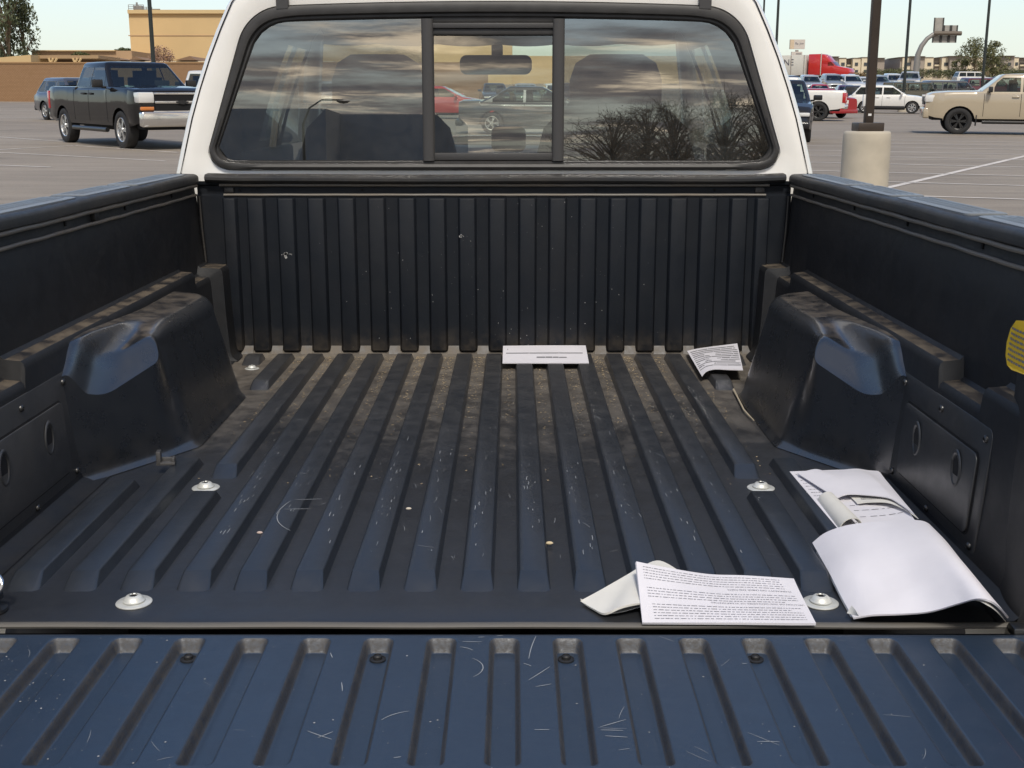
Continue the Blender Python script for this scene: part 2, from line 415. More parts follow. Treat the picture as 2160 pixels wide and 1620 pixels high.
tag(g.build("parking_lot_ground", ASPHALT, None, 30), kind="structure")
LINEP = mat("line_paint", (0.62, 0.57, 0.52), 0.7, var=0.18, vscale=3)
def stripe(p, q, w=0.10):
    p, q = Vector(p), Vector(q); d = (q - p); nrm = Vector((-d.y, d.x, 0)).normalized() * (w / 2)
    k = max(1, int(d.length / 2)); mb = MB(); rows = []
    for i in range(k + 1):
        c = p + d * (i / k)
        rows.append([(c.x + s * nrm.x, c.y + s * nrm.y, gz(c.x + s * nrm.x, c.y + s * nrm.y) + 0.006) for s in (-1, 1)])
    mb.rows(rows)
    o = mb.build("parking_line", LINEP, None, 0); tag(o, kind="structure")
D = Vector((0.955, -0.295, 0))
for px, py in ((1900, 413), (1900, 385), (1900, 365), (1900, 347), (1900, 332), (1900, 321), (1900, 311), (1900, 303), (1900, 296)):
    c = gp(px, py); stripe(c - D * 6.0, c + D * 6.5)
stripe(gp(1790, 415), gp(2300, 297), 0.12)
for a, c in (((-60, 285), (130, 299)), ((-60, 319), (345, 340)), ((-20, 317), (160, 307)), ((-60, 347), (104, 353)), ((150, 307), (372, 322)), ((-60, 232), (120, 234)), ((-60, 250), (90, 247))):
    stripe(gp(*a), gp(*c), 0.09)

# ------------------------------------------------------------------ the white pickup whose bed we look into
truck = empty("white_pickup_truck", (0, 2.0, 0))
tag(truck, "white pickup truck in the foreground with lowered tailgate and black plastic bed liner", "pickup truck")
TO = (0, -2.0, ZF)                      # offset of parts: they are modelled in bed coordinates
def tp(mb, name, m, parent=None, **k):
    if parent is None: return mb.build(name, m, truck, off=TO, **k)
    return mb.build(name, m, parent, **k)
PIT = 0.0711
# bed floor sheet
mb = MB()
ysf = [1.292, 1.30, 1.34] + [1.4 + i * 0.1 for i in range(14)] + [2.76, 2.79, 2.81, 2.818]
def floor_z(y): return 0.012 * sstep(2.795, 2.818, y) - 0.004 * (1 - sstep(1.285, 1.30, y))
mb.rows([[(x * 0.03, y, floor_z(y)) for y in ysf] for x in range(-23, 24)])
bed_floor = tp(mb, "bed_floor", LINER_FLOOR, smooth=30)
def rib_mesh(x, y0, y1, fc=0.032, bc=0.014, hb=0.0210, ht=0.0174, h=0.0155):
    mb = MB()
    def ring(y, half, z, rr):
        return [(x - half, y, z), (x + half, y, z)]
    P = [(x - hb, y0 + 0.006, 0), (x - hb + 0.006, y0, 0), (x + hb - 0.006, y0, 0), (x + hb, y0 + 0.006, 0), (x + hb, y1, 0), (x - hb, y1, 0)]
    Q = [(x - ht, y0 + fc + 0.001, h), (x - ht + 0.002, y0 + fc, h), (x + ht - 0.002, y0 + fc, h), (x + ht, y0 + fc + 0.001, h), (x + ht, y1 - bc, h), (x - ht, y1 - bc, h)]
    mb.add(P + Q, [(6, 7, 8, 9, 10, 11)] + [(i, (i + 1) % 6, 6 + (i + 1) % 6, 6 + i) for i in range(6)])
    return mb
ribs = [(k, 1.378, 2.782) for k in range(-5, 6)]
ribs += [(-6, 1.378, 1.745), (6, 1.378, 1.745), (-6, 1.838, 2.782), (6, 1.838, 2.782), (-7, 1.378, 1.92), (7, 1.378, 1.92), (-8, 1.378, 1.80), (8, 1.378, 1.80),
         (-7, 2.455, 2.782), (7, 2.455, 2.782), (-8, 2.70, 2.782), (8, 2.70, 2.782)]
for k, y0, y1 in ribs:
    tp(rib_mesh(k * PIT, y0, y1), "floor_rib", LINER_RIB, bed_floor, bevel=0.0022, seg=2, smooth=50)
mb = MB(); prof = [(1.2885, -0.005), (1.2875, 0.0004), (1.284, 0.0016), (1.2795, 0.0012), (1.2768, -0.0010), (1.2775, -0.0035), (1.292, -0.006)]
mb.rows([[(x, y + 0.0008 * math.sin(x * 23), z) for (y, z) in prof] for x in [-0.66 + i * 0.033 for i in range(41)]])
tp(mb, "floor_lip", LIP, smooth=50)
mb = MB(); mb.box((0, 1.270, -0.045), (1.42, 0.06, 0.05)); tp(mb, "hinge_gap_shade", DARKV)  # shade between floor lip and tailgate, put in as a near-black box

# side walls of the liner
def wall_profile(y):
    led, z0 = 0.692, 0.232
    if 1.505 < y < 1.662: z0 = 0.204
    if 2.602 < y < 2.736: z0, led = 0.204, 0.688
    if y >= 2.736: z0, led = 0.222, 0.686
    xl = 0.659 if y < 2.736 else 0.632
    xb = 0.646 if y < 2.736 else 0.622
    return [(0.612, 0.0012), (xb - 0.016, 0.003), (xb - 0.004, 0.012), (xb, 0.028), (lerp(xb, xl, 0.5), 0.11), (xl - 0.002, z0 - 0.012), (xl, z0 - 0.004), (xl + 0.004, z0), (led - 0.006, z0 + 0.002), (led, z0 + 0.007), (0.695, 0.30), (0.700, 0.380), (0.702, 0.385), (0.706, 0.425)]
wy = sorted([1.285, 1.35, 1.42, 1.501, 1.507, 1.55, 1.60, 1.659, 1.665, 1.70, 1.80, 1.9, 2.0, 2.1, 2.2, 2.3, 2.4, 2.5, 2.599, 2.605, 2.67, 2.733, 2.739, 2.77, 2.815])
for s in (-1, 1):
    mb = MB(); mb.rows([[(s * x, y, z) for (x, z) in wall_profile(y)] for y in wy])
    sw = tp(mb, "side_wall", LINER, smooth=32)
    for zz, xx, rr in ((0.4085, 0.693, 0.0048), (0.387, 0.695, 0.0042)):
        pts = [(s * (xx + 0.0003 * math.sin(y * 31 + zz * 90)), y, zz + 0.00035 * math.sin(y * 47 + s) + 0.0003 * math.sin(y * 19)) for y in [1.47 + i * 0.027 for i in range(50)]]
        mb = MB(); mb.tube(pts, rr * .8, 8); tp(mb, "trim_bead", BEAD, sw, smooth=60)
    mb = MB(); mb.tube([(s * 0.691, 2.806, 0.384), (s * 0.689, 2.806, 0.31), (s * 0.684, 2.806, 0.228)], 0.0028, 8); tp(mb, "corner_highlight", LINER_RAIL, sw, smooth=60)  # thin strip added to draw the highlight along the corner crease
    for y in (2.62, 2.30, 1.985, 1.66):
        mb = MB(); mb.box((s * 0.703, y, 0.399), (0.004, 0.006, 0.010)); tp(mb, "track_slot", DARKV, sw)
    if s < 0:
        mb = MB(); mb.box((s * 0.700, 2.12, 0.398), (0.012, 0.022, 0.016)); tp(mb, "track_clip", BLACKP, sw, bevel=0.002)

# wheel wells: lofted housing with a scooped forward corner
def well(s):
    path = []
    def arc(cx, cy, r, a0, a1, k):
        return [(cx + r * math.cos(R(lerp(a0, a1, i / k))), cy + r * math.sin(R(lerp(a0, a1, i / k)))) for i in range(k + 1)]
    # along the wall, angled front face, inner face, far corner
    A, B2 = Vector((0.657, 1.786)), Vector((0.522, 2.012))
    n_f = 46
    pts = [(lerp(A.x, B2.x, i / n_f), lerp(A.y, B2.y, i / n_f), i / n_f) for i in range(n_f + 1)]
    d0 = (B2 - A).normalized()
    for i in range(1, 7):       # soft corner
        t = i / 6; q = (1 - t) ** 2 * B2 + 2 * t * (1 - t) * Vector((0.5165, 2.021)) + t * t * Vector((0.516, 2.036)); pts.append((q.x, q.y, 1 + 0.012 * i))
    for i in range(1, 13): pts.append((0.516, lerp(2.036, 2.375, i / 12), 2.0))
    for i in range(1, 11):
        q = R(180 - 90 * i / 10); pts.append((0.586 + 0.07 * math.cos(q), 2.375 + 0.075 * math.sin(q), 2.0))
    pts.append((0.66, 2.452, 2.0))
    rows = []
    for (x, y, t) in pts:
        zt = 0.222 - 0.010 * sstep(1.95, 2.25, y); rr = 0.034 if t > 1.05 else lerp(0.010, 0.034, sstep(0.55, 1.05, t))
        if t <= 1.0: zt = lerp(0.2305, zt, sstep(0.0, 0.9, t))
        L = max(0.0, 0.690 - x); draft = 0.27 * sstep(0.72, 1.06, t)
        row = []
        zs = [0.0012, 0.003, 0.008, 0.016, 0.028] + [lerp(0.028, zt - rr, i / 30) for i in range(1, 31)]
        prof = []
        for z in zs:
            fl = -0.008 * (1 - sstep(0.0, 0.013, z)) ** 1.2
            prof.append((draft * z + fl, z))
        dx0 = draft * (zt - rr)
        for i in range(1, 9):
            q = R(90 * i / 8); prof.append((dx0 + rr * (1 - math.cos(q)) * 0.9, zt - rr + rr * math.sin(q)))
        for i in range(1, 23): prof.append((lerp(dx0 + rr * 0.9, max(L, dx0 + rr), i / 22), zt + 0.006 * (i / 22)))
        for (d, z) in prof:
            d = min(d, L); X = x + d
            # scooped ramp cut into the forward top corner
            ze = lerp(0.125, 0.178, (0.632 - X) / 0.092); ye = 1.826 + (0.632 - X) / 0.092 * 0.150; q = y - ye
            zr = ze + (0.050 * sstep(-0.012, 0.075, q) - 0.006 if q > -0.02 else -0.006) + 0.22 * max(0.0, q - 0.03) - 0.003 * math.exp(-((q - 0.12) / 0.05) ** 2)
            zr += 0.042 * sstep(0.050, -0.006, 0.650 - X) ** 1.3 + 0.030 * sstep(0.020, -0.002, 0.650 - X)
            k = 0.024; h_ = max(k - abs(z - zr), 0.0) / k; z = min(z, zr) - h_ * h_ * k * 0.25
            row.append((s * X, y, z))
        rows.append(row)
    mb = MB(); mb.rows(rows)
    return mb
for s in (-1, 1): tp(well(s), "wheel_well", LINER_WELL, smooth=75)

# access panels on the lower walls
def rrect(a0, a1, b0, b1, r, k=5):
    out = []
    for (ca, cb, q0) in ((a1 - r, b1 - r, 0), (a0 + r, b1 - r, 90), (a0 + r, b0 + r, 180), (a1 - r, b0 + r, 270)):
        for i in range(k + 1):
            q = R(q0 + 90 * i / k); out.append((ca + r * math.cos(q), cb + r * math.sin(q)))
    return out
def wx(z): return 0.646 + 0.066 * z
for s in (-1, 1):
    F = lambda d: (lambda p: (s * (wx(p[1]) - d), p[0], p[1]))
    mb = MB(); mb.prism(rrect(1.452, 1.812, 0.012, 0.187, 0.012), F(-0.002), F(0.0035))
    pan = tp(mb, "access_panel", PANEL, bevel=0.0012)
    mb = MB(); mb.prism(rrect(1.478, 1.772, 0.034, 0.150, 0.014), F(0.0038), F(0.0042)); tp(mb, "panel_gap", DARKV, pan, smooth=0)
    mb = MB(); mb.prism(rrect(1.481, 1.769, 0.037, 0.147, 0.012), F(0.004), F(0.0072)); tp(mb, "panel_door", liner_mat("panel_door_plastic", rough=0.33, base=(0.040, 0.042, 0.045), grey=0.1), pan, bevel=0.0012)
    for (y, z) in ((1.700, 0.107), (1.540, 0.110)):
        Mx = Matrix(((0, 0, -s), (0, 1, 0), (1, 0, 0)))
        mb = MB(); prof = [(0.0, -0.010), (0.010, -0.010), (0.0125, 0.0005), (0.0145, 0.0022), (0.0165, 0.0018), (0.0175, 0.0)]
        c = (s * (wx(z) - 0.0074), y, z)
        mb.lathe([(r * 1.15, h) for r, h in prof], c, Mx @ Matrix.Diagonal((1.35, 0.85, 1)), 28); tp(mb, "finger_hole", PANEL, pan, smooth=60)
        mb = MB(); mb.lathe([(0.0, 0.0004), (0.0128, 0.0004)], c, Mx @ Matrix.Diagonal((1.35, 0.85, 1)), 24); tp(mb, "hole_bottom", DARKV, pan, smooth=0)
    for (y, z) in ((1.79, 0.172), (1.63, 0.171), (1.468, 0.172), (1.792, 0.028), (1.63, 0.022), (1.468, 0.026)):
        mb = MB(); Mx = Matrix(((0, 0, -s), (0, 1, 0), (1, 0, 0)))
        mb.lathe([(0.0055, 0.0), (0.0055, 0.002), (0.004, 0.0038), (0.0018, 0.0042), (0.0016, 0.0030), (0.0, 0.0030)], (s * (wx(z) - 0.0035), y, z), Mx, 14)
        tp(mb, "panel_screw", SCREW, pan, smooth=50)
    # rear corner post
    rows = []
    for i in range(13):
        q = i / 12; yy = lerp(1.448, 1.286, q); bul = math.sin(math.pi * min(1, q * 1.1) * 0.5)
        rows.append([(s * (lerp(0.668, 0.640, bul) - (0.0 if z > 0.02 else 0.006) + 0.030 * z), yy, z) for z in (0.001, 0.03, 0.1, 0.2, 0.3, 0.36, 0.40)])
    rows.append([(s * (x2 + 0.075), 1.2855, z) for (x2, z) in ((0.62, 0.001), (0.62, 0.03), (0.62, 0.1), (0.62, 0.2), (0.62, 0.3), (0.62, 0.36), (0.62, 0.40))])
    mb = MB(); mb.rows(rows); post = tp(mb, "corner_post", LINER, smooth=40)
    if s > 0:
        P0 = Vector((0.6435, 1.405, 0.312))
        poly = [(-0.018, -0.010), (-0.020, 0.006), (-0.012, 0.024), (0.004, 0.037), (0.06, 0.046), (0.075, -0.018), (0.01, -0.022), (-0.008, -0.020)]
        def lab(d): return lambda p: (0.6425 + 0.030 * (0.312 + p[1]) + max(0, 0.010 - p[0]) * 0.10 - 0.005 - d - 0.0008, 1.402 - p[0], 0.302 + p[1])
        mb = MB(); mb.prism(poly, lab(0.0), lab(0.0012)); lb = tp(mb, "warning_label", YELLOW, smooth=0)
        lb["label"] = "yellow warning label with small dark print"
        mb = MB()
        for i in range(7):
            zz = -0.014 + i * 0.0065; y0 = -0.010 + 0.3 * abs(i - 2) * 0.004
            while y0 < 0.066:
                w = random.uniform(0.003, 0.009)
                f = lab(0.0016); mb.add([f((y0, zz)), f((y0 + w, zz)), f((y0 + w, zz + 0.0028)), f((y0, zz + 0.0028))], [(0, 1, 2, 3)]); y0 += w + 0.002
        tp(mb, "print", INK, lb, smooth=0)

# rails along the bed sides with grip pads
for s in (-1, 1):
    prof = [(0.692, 0.4125), (0.6885, 0.415), (0.6885, 0.426), (0.690, 0.4305), (0.694, 0.4338), (0.700, 0.4352), (0.735, 0.4362), (0.764, 0.4350), (0.771, 0.4325), (0.775, 0.427), (0.776, 0.395)]
    mb = MB(); mb.rows([[(s * x, y, z + 0.0008 * math.sin(y * 13 + s)) for (x, z) in prof] for y in [1.27 + i * 0.05 for i in range(31)] + [2.80]])
    for yy in (1.27, 2.80):
        mb.add([(s * x, yy, z) for (x, z) in prof], [tuple(range(len(prof)))])
    rail = tp(mb, "bed_rail_cap", LINER_RAIL, smooth=50)
    for (y0, y1) in ((1.30, 1.69), (1.725, 2.05), (2.085, 2.345), (2.38, 2.74)):
        mb = MB()
        zf = lambda x: interp([(0.700, 0.4352), (0.735, 0.4362), (0.764, 0.4350)], x)
        xa, xb2 = (0.701, 0.764)
        poly = rrect(y0, y1, xa, xb2, 0.012, 4)
        cen = []
        nn = len(poly)
        vs = [(s * p[1], p[0], zf(p[1]) - 0.001) for p in poly] + [(s * p[1], p[0], zf(p[1]) + 0.0018) for p in poly]
        q2 = rrect(y0 + 0.002, y1 - 0.002, xa + 0.002, xb2 - 0.002, 0.011, 4)
        vs += [(s * p[1], p[0], zf(p[1]) + 0.0026) for p in q2]
        fs = [(i, (i + 1) % nn, nn + (i + 1) % nn, nn + i) for i in range(nn)] + [(nn + i, nn + (i + 1) % nn, 2 * nn + (i + 1) % nn, 2 * nn + i) for i in range(nn)]
        # cap split so that it follows the crown
        half = [p for p in q2]
        fs.append(tuple(range(2 * nn, 3 * nn)))
        mb.add(vs, fs); pad = tp(mb, "grip_pad", PAD, rail, smooth=40)
        mb2 = MB()
        for j in range(4):
            xx = 0.716 + j * 0.011
            mb2.add([(s * xx, y0 + .02, zf(xx) + .0032), (s * xx, y1 - .02, zf(xx) + .0032), (s * (xx + .0022), y1 - .02, zf(xx) + .0032), (s * (xx + .0022), y0 + .02, zf(xx) + .0032)], [(0, 1, 2, 3)])
        tp(mb2, "pad_groove", LINER_RAIL, rail, smooth=0)

# bulkhead
mb = MB()
prof = [(2.818, 0.0), (2.818, 0.372), (2.818, 0.384), (2.826, 0.388), (2.826, 0.406), (2.818, 0.410), (2.816, 0.418)]
mb.rows([[(x, y, z) for (y, z) in prof] for x in (-0.70, -0.64, 0.0, 0.64, 0.70)])
bulk = tp(mb, "bulkhead_panel", LINER_BULK, smooth=30)
rm = None
for k in range(-9, 10):
    xc = k * PIT + (0.008 if abs(k) < 9 else 0.0)
    w = 0.0172
    if k == -9: xc = -0.622; w = 0.013
    if k == 9: xc = 0.632; w = 0.013
    hb, d = w + 0.0050, 0.0135
    mb = MB()
    P = [(xc - hb, 2.8175, 0.012), (xc + hb, 2.8175, 0.012), (xc + hb, 2.8175, 0.3795), (xc - hb, 2.8175, 0.3795)]
    Q = [(xc - w, 2.8175 - d, 0.014), (xc + w, 2.8175 - d, 0.014), (xc + w, 2.8175 - d, 0.378), (xc - w, 2.8175 - d, 0.378)]
    mb.add(P + Q, [(4, 5, 6, 7), (0, 1, 5, 4), (1, 2, 6, 5), (2, 3, 7, 6), (3, 0, 4, 7)])
    tp(mb, "bulkhead_rib", LINER_BULK, bulk, bevel=0.0018, smooth=50)
for k in range(-9, 9):
    xc = (k + 0.5) * PIT + 0.008
    mb = MB(); w = 0.0125
    mb.add([(xc - w, 2.8178, 0.024), (xc + w, 2.8178, 0.024), (xc + w * 1.15, 2.803, 0.006), (xc - w * 1.15, 2.803, 0.006), (xc - w, 2.8178, 0.004), (xc + w, 2.8178, 0.004)],
           [(0, 1, 2, 3), (0, 3, 4), (1, 5, 2)])
    tp(mb, "rib_foot", liner_mat("foot_plastic", low_dust=0.5, rough=0.5, base=(0.055, 0.055, 0.058)) if k == -9 else bpy.data.materials["foot_plastic"], bulk, smooth=0)
for z, r, x0, x1 in ((0.4085, 0.0036, -0.645, 0.647), (0.3855, 0.0034, -0.636, 0.640)):
    mb = MB(); mb.tube([(x0 + (x1 - x0) * i / 40, 2.8175, z + 0.0002 * math.sin(i * 1.7)) for i in range(41)], r, 7)
    tp(mb, "channel_bead", BEAD, bulk, smooth=60)
for x in (-0.60, -0.31, -0.03, 0.24, 0.52):
    mb = MB(); mb.box((x, 2.8255, 0.397), (0.006, 0.004, 0.005)); tp(mb, "track_slot", DARKV, bulk)
for x in (-0.624, 0.626):
    mb = MB(); mb.box((x, 2.823, 0.397), (0.022, 0.008, 0.013)); tp(mb, "channel_end", BLACKP, bulk, bevel=0.0015)
mb = MB()
prof = [(2.822, 0.412), (2.808, 0.4135), (2.802, 0.419), (2.802, 0.425), (2.808, 0.4305), (2.84, 0.4325), (2.86, 0.428)]
rim_x = [-0.676 + i * 0.034 for i in range(40)] + [0.683]
mb.rows([[(x, y, z + 0.0009 * math.sin(x * 9) + (0.003 * max(0, abs(x) - 0.6) / 0.08)) for (y, z) in prof] for x in rim_x])
for xx in (-0.676, 0.683): mb.add([(xx, y, z + 0.003) for y, z in prof], [tuple(range(len(prof)))])
tp(mb, "bulkhead_rail", LINER_RAIL, smooth=45)

# bolts and washers of the bed
def star_bolt(x, y, z, tilt=0.0, sc=1.0):
    Mx = Matrix.Rotation(tilt, 3, 'X') @ Matrix.Scale(sc, 3)
    mb = MB(); mb.lathe([(0.0165, 0.0), (0.0185, 0.001), (0.0185, 0.0028), (0.0165, 0.0042), (0.0150, 0.0070), (0.0120, 0.0100), (0.0075, 0.0112), (0.0062, 0.0092), (0.0, 0.0088)], (x, y, z + 0.002), Mx, 30)
    o = tp(mb, "bed_bolt", STEEL, smooth=45)
    mb = MB(); mb.lathe([(0.012, 0.0026), (0.0285, 0.0024), (0.0300, 0.0012), (0.0300, 0.0), (0.012, 0.0)], (x, y, z), Mx, 36); tp(mb, "washer", STEEL, o, smooth=40)
    mb = MB()
    for k in range(6):
        q = math.pi * k / 3; c, s2 = math.cos(q), math.sin(q)
        mb.add([Mx @ Vector((0.0058 * c - 0.0016 * s2, 0.0058 * s2 + 0.0016 * c, 0.0112)) + Vector((x, y, z + 0.0022)), Mx @ Vector((0.0058 * c + 0.0016 * s2, 0.0058 * s2 - 0.0016 * c, 0.0112)) + Vector((x, y, z + 0.0022)), Mx @ Vector((0.0086 * c, 0.0086 * s2, 0.0108)) + Vector((x, y, z + 0.0022))], [(0, 1, 2)])
    mb.lathe([(0.0, 0.0100), (0.0055, 0.0100)], (x, y, z + 0.0022), Mx, 12)
    tp(mb, "drive_recess", DARKV, o, smooth=0)
for (x, y) in ((-0.441, 1.788), (0.437, 1.788), (-0.416, 1.343), (0.419, 1.343)): star_bolt(x, y, 0.0005, sc=0.72)
star_bolt(-0.556, 2.665, 0.0005, sc=0.55)
# latch striker at the left rear corner
mb = MB(); mb.lathe([(0.0, 0.0), (0.020, 0.0), (0.020, 0.004), (0.011, 0.006), (0.011, 0.014), (0.016, 0.016), (0.016, 0.021), (0.0, 0.022)], (-0.580, 1.318, 0.001), None, 24)
lt = tp(mb, "latch_striker", SCREW, smooth=45)
mb = MB(); mb.tube([(-0.580 + 0.017 * math.cos(R(a)), 1.318 + 0.008 * math.sin(R(a)), 0.034 + 0.012 * math.sin(R(a))) for a in range(0, 361, 20)], 0.0028, 7); tp(mb, "striker_loop", CHROME, lt, smooth=60)
mb = MB(); mb.box((0.634, 1.268, 0.0), (0.03, 0.02, 0.012)); tp(mb, "gate_hinge", SCREW, bevel=0.003)
mb = MB(); mb.box((-0.655, 1.268, 0.0), (0.03, 0.02, 0.012)); tp(mb, "gate_hinge", SCREW, bevel=0.003)

# tailgate: dropped level, liner with moulded grooves
TG0, TG1, TGZ = 1.259, 0.72, 0.0
grooves = [(k + 0.5) * PIT for k in range(-9, 9)]
def gate_grid():
    xsn = [-0.70, -0.69]
    for gx in grooves:
        for o_ in (0.0, 0.006, 0.0088, 0.0108, 0.0122, 0.0136, 0.0150, 0.0164, 0.0178, 0.0195):
            xsn += [gx - o_, gx + o_] if o_ else [gx]
    xsn = sorted(xsn + [0.69, 0.70])
    ysn = [TG0, 1.2585, 1.2565, 1.2515] + [1.2490 - 0.0016 * i for i in range(14)] + [1.222 - 0.02 * i for i in range(11)] + [1.005 - 0.0016 * i for i in range(20)] + [0.95, 0.85, 0.73, 0.722, 0.72]
    y0, y1, hx, rad = 0.9775, 1.2475, 0.0175, 0.0085
    def dep(x, y):
        gx = min(grooves, key=lambda q: abs(q - x))
        qx, qy = abs(x - gx) - hx + rad, abs(y - (y0 + y1) / 2) - (y1 - y0) / 2 + rad
        sdf = math.hypot(max(qx, 0), max(qy, 0)) + min(max(qx, qy), 0) - rad
        k = 0.0062 if y < 1.235 else lerp(0.0062, 0.0105, sstep(1.235, 1.240, y))
        return -0.0155 * sstep(0.0, k, -sdf)
    rows = []
    for x in xsn:
        row = []
        for y in ysn:
            ed = 0.003 * (1 - sstep(0.0, 0.004, TG0 - y)) + 0.003 * (1 - sstep(0.0, 0.004, y - TG1))
            row.append((x, y, TGZ + dep(x, y) - ed))
        rows.append(row)
    return rows
mb = MB(); mb.rows(gate_grid()); gate = tp(mb, "tailgate", LINER_GATE, smooth=50)
mb = MB(); mb.box((0, (TG0 + TG1) / 2, -0.038), (1.43, TG0 - TG1 - 0.004, 0.036)); tp(mb, "tailgate_shell", WHITE, gate, bevel=0.008)
for x in (-0.3185, -0.1065, 0.1045, 0.3165):
    mb = MB(); mb.lathe([(0.0, 0.0), (0.0092, 0.0), (0.0092, 0.0012), (0.0072, 0.0020), (0.0070, 0.0014), (0.0052, 0.0016), (0.0050, 0.0046), (0.0036, 0.0058), (0.0034, 0.0048), (0.0, 0.0046)], (x, 1.2225, -0.0152), None, 24)
    tp(mb, "push_pin", BLACKP, gate, smooth=40)
# scratches and specks on the plastic (wear marks, laid just above the sheet)
SCR = mat("scratched_plastic", (0.34, 0.36, 0.38), 0.7)
SPK = mat("bird_speck", (0.38, 0.38, 0.38), 0.9)
rs = random.Random(3)
def strip(mb, pts, w, zf):
    L, Rr = [], []
    for i, p in enumerate(pts):
        a, c = pts[max(i - 1, 0)], pts[min(i + 1, len(pts) - 1)]
        t = Vector((c[0] - a[0], c[1] - a[1])); t = t.normalized() if t.length > 1e-9 else Vector((1, 0))
        ww = w * (0.35 + 0.65 * math.sin(math.pi * (i + 0.5) / len(pts)))
        L.append((p[0] - t.y * ww, p[1] + t.x * ww, zf)); Rr.append((p[0] + t.y * ww, p[1] - t.x * ww, zf))
    k = len(pts); mb.add(L + Rr, [(i, i + 1, k + i + 1, k + i) for i in range(k - 1)])
def in_groove(x, y): return min(abs(x - q) for q in grooves) < 0.0205 and 0.976 < y < 1.250
mb = MB()
def scratch(x, y, ang, ln, curl, w, test=in_groove, z=0.0004):
    cur = []
    for i in range(15):
        q = ang + curl * i / 14; x += math.cos(q) * ln / 14; y += math.sin(q) * ln / 14
        ok = (not test(x, y)) and abs(x) < 0.66 and (0.74 < y < 1.252)
        if ok: cur.append((x, y))
        else:
            if len(cur) > 2: strip(mb, cur, w, z)
            cur = []
    if len(cur) > 2: strip(mb, cur, w, z)
for _ in range(34): scratch(rs.uniform(-.5, .55), rs.uniform(0.96, 1.24), rs.uniform(0, 6.28), rs.uniform(.012, .055), rs.uniform(-.6, .6), rs.uniform(.0001, .00025))
for (px, py, a, ln, cu) in ((915, 1350, -0.2, .05, .2), (1000, 1375, 2.2, .06, 2.4), (1030, 1410, 1.0, .05, -1.8), (990, 1430, .6, .05, 1.9), (1112, 1400, 1.5, .16, -.4), (1105, 1440, .9, .09, .1), (1120, 1450, .3, .06, .2), (660, 1560, .7, .06, .1), (640, 1540, -.6, .06, .2), (790, 1530, 1.2, .05, -1.2), (1110, 1540, .03, .10, -.1), (1260, 1535, .5, .03, 0), (1265, 1552, -.12, .06, 0), (1560, 1400, .0, .02, 0), (700, 1390, 1.9, .03, 0), (690, 1400, 1.9, .03, 0), (720, 1460, 1.7, .02, .1), (1000, 1345, .1, .05, .2), (820, 1600, .2, .05, .6), (1590, 1565, .1, .03, -.3)):
    p = bed(px, py, 0); scratch(p.x, p.y, a, ln, cu, 0.00042)
o = tp(mb, "scratches", SCR, gate, smooth=0, recalc=False); o["kind"] = "stuff"
def blob(mb, x, y, r, z):
    k = rs.randint(5, 8); mb.add([(x + r * rs.uniform(.5, 1.2) * math.cos(6.283 * i / k), y + r * rs.uniform(.5, 1.2) * math.sin(6.283 * i / k), z) for i in range(k)], [tuple(range(k))])
mb = MB()
for _ in range(380):
    x, y = rs.uniform(-.66, .66), rs.uniform(.97, 1.25)
    if rs.random() < 0.45: x = -0.62 + abs(rs.gauss(0, .12))
    zz = -0.0151 if min(abs(x - q) for q in grooves) < 0.0112 and .996 < y < 1.23 else 0.0004
    if zz > 0 and in_groove(x, y): continue
    blob(mb, x, y, rs.choice((.0004, .0005, .0005, .0007, .0012)), zz)
o = tp(mb, "specks", SPK, gate, smooth=0, recalc=False); o["kind"] = "stuff"
# marks on the bed floor and bulkhead
mb = MB()
rib_x = [k * PIT for k in range(-8, 9)]
def off_flat(x, y):
    d = min(abs(x - q) for q in rib_x); return 0.0155 < d < 0.024
def fz(x): return 0.0161 if min(abs(x - q) for q in rib_x) < 0.0155 else 0.0006
for _ in range(110):
    x, y = rs.uniform(-.42, .42), rs.uniform(1.45, 2.2)
    zq = fz(x); a = rs.uniform(0, 6.28) if rs.random() < .4 else 1.57 + rs.uniform(-.3, .3)
    ln = rs.uniform(.004, .03); cur = []
    for i in range(9):
        q = a + i * 0.03; x += math.cos(q) * ln / 8; y += math.sin(q) * ln / 8
        if not off_flat(x, y) and fz(x) == zq: cur.append((x, y))
    if len(cur) > 3: strip(mb, cur, rs.uniform(.0001, .0003), zq)
for _ in range(120):            # long pale scuffs on the ribs
    k = rs.choice(rib_x[3:14]); x = k + rs.uniform(-.012, .012); y = rs.gauss(1.72, .12); ln = rs.uniform(.004, .02)
    strip(mb, [(x + rs.uniform(-.0004, .0004), y + ln * i / 4) for i in range(5)], rs.uniform(.0002, .0005), .0161)
for (px, py, a, ln, cu) in ((615, 1060, .1, .04, 0), (615, 1060, -1.9, .06, .3), (592, 1080, 0.05, .04, 0), (592, 1080, -1.7, .09, .9)):
    p = bed(px, py, .012); pts = []
    x, y = p.x, p.y
    for i in range(12):
        x += math.cos(a + cu * i / 11) * ln / 11; y += math.sin(a + cu * i / 11) * ln / 11; pts.append((x, y))
    strip(mb, pts, .0005, .0163)
o = tp(mb, "scratches", SCR, bed_floor, smooth=0, recalc=False); o["kind"] = "stuff"
mb = MB()
for _ in range(150):
    x, z = rs.gauss(.05, .2), rs.uniform(.02, .37)
    if abs(x) > .6: continue
    d = min(abs(x - (k * PIT + .008)) for k in range(-8, 9)); yy = 2.8037 if d < .0165 else 2.8172
    if .0165 < d < .022: continue
    r = rs.choice((.0004, .0004, .0005, .0009)); k = 6
    mb.add([(x + r * math.cos(6.283 * i / k) * rs.uniform(.6, 1.2), yy, z + r * math.sin(6.283 * i / k) * rs.uniform(.6, 1.5)) for i in range(k)], [tuple(range(k))])
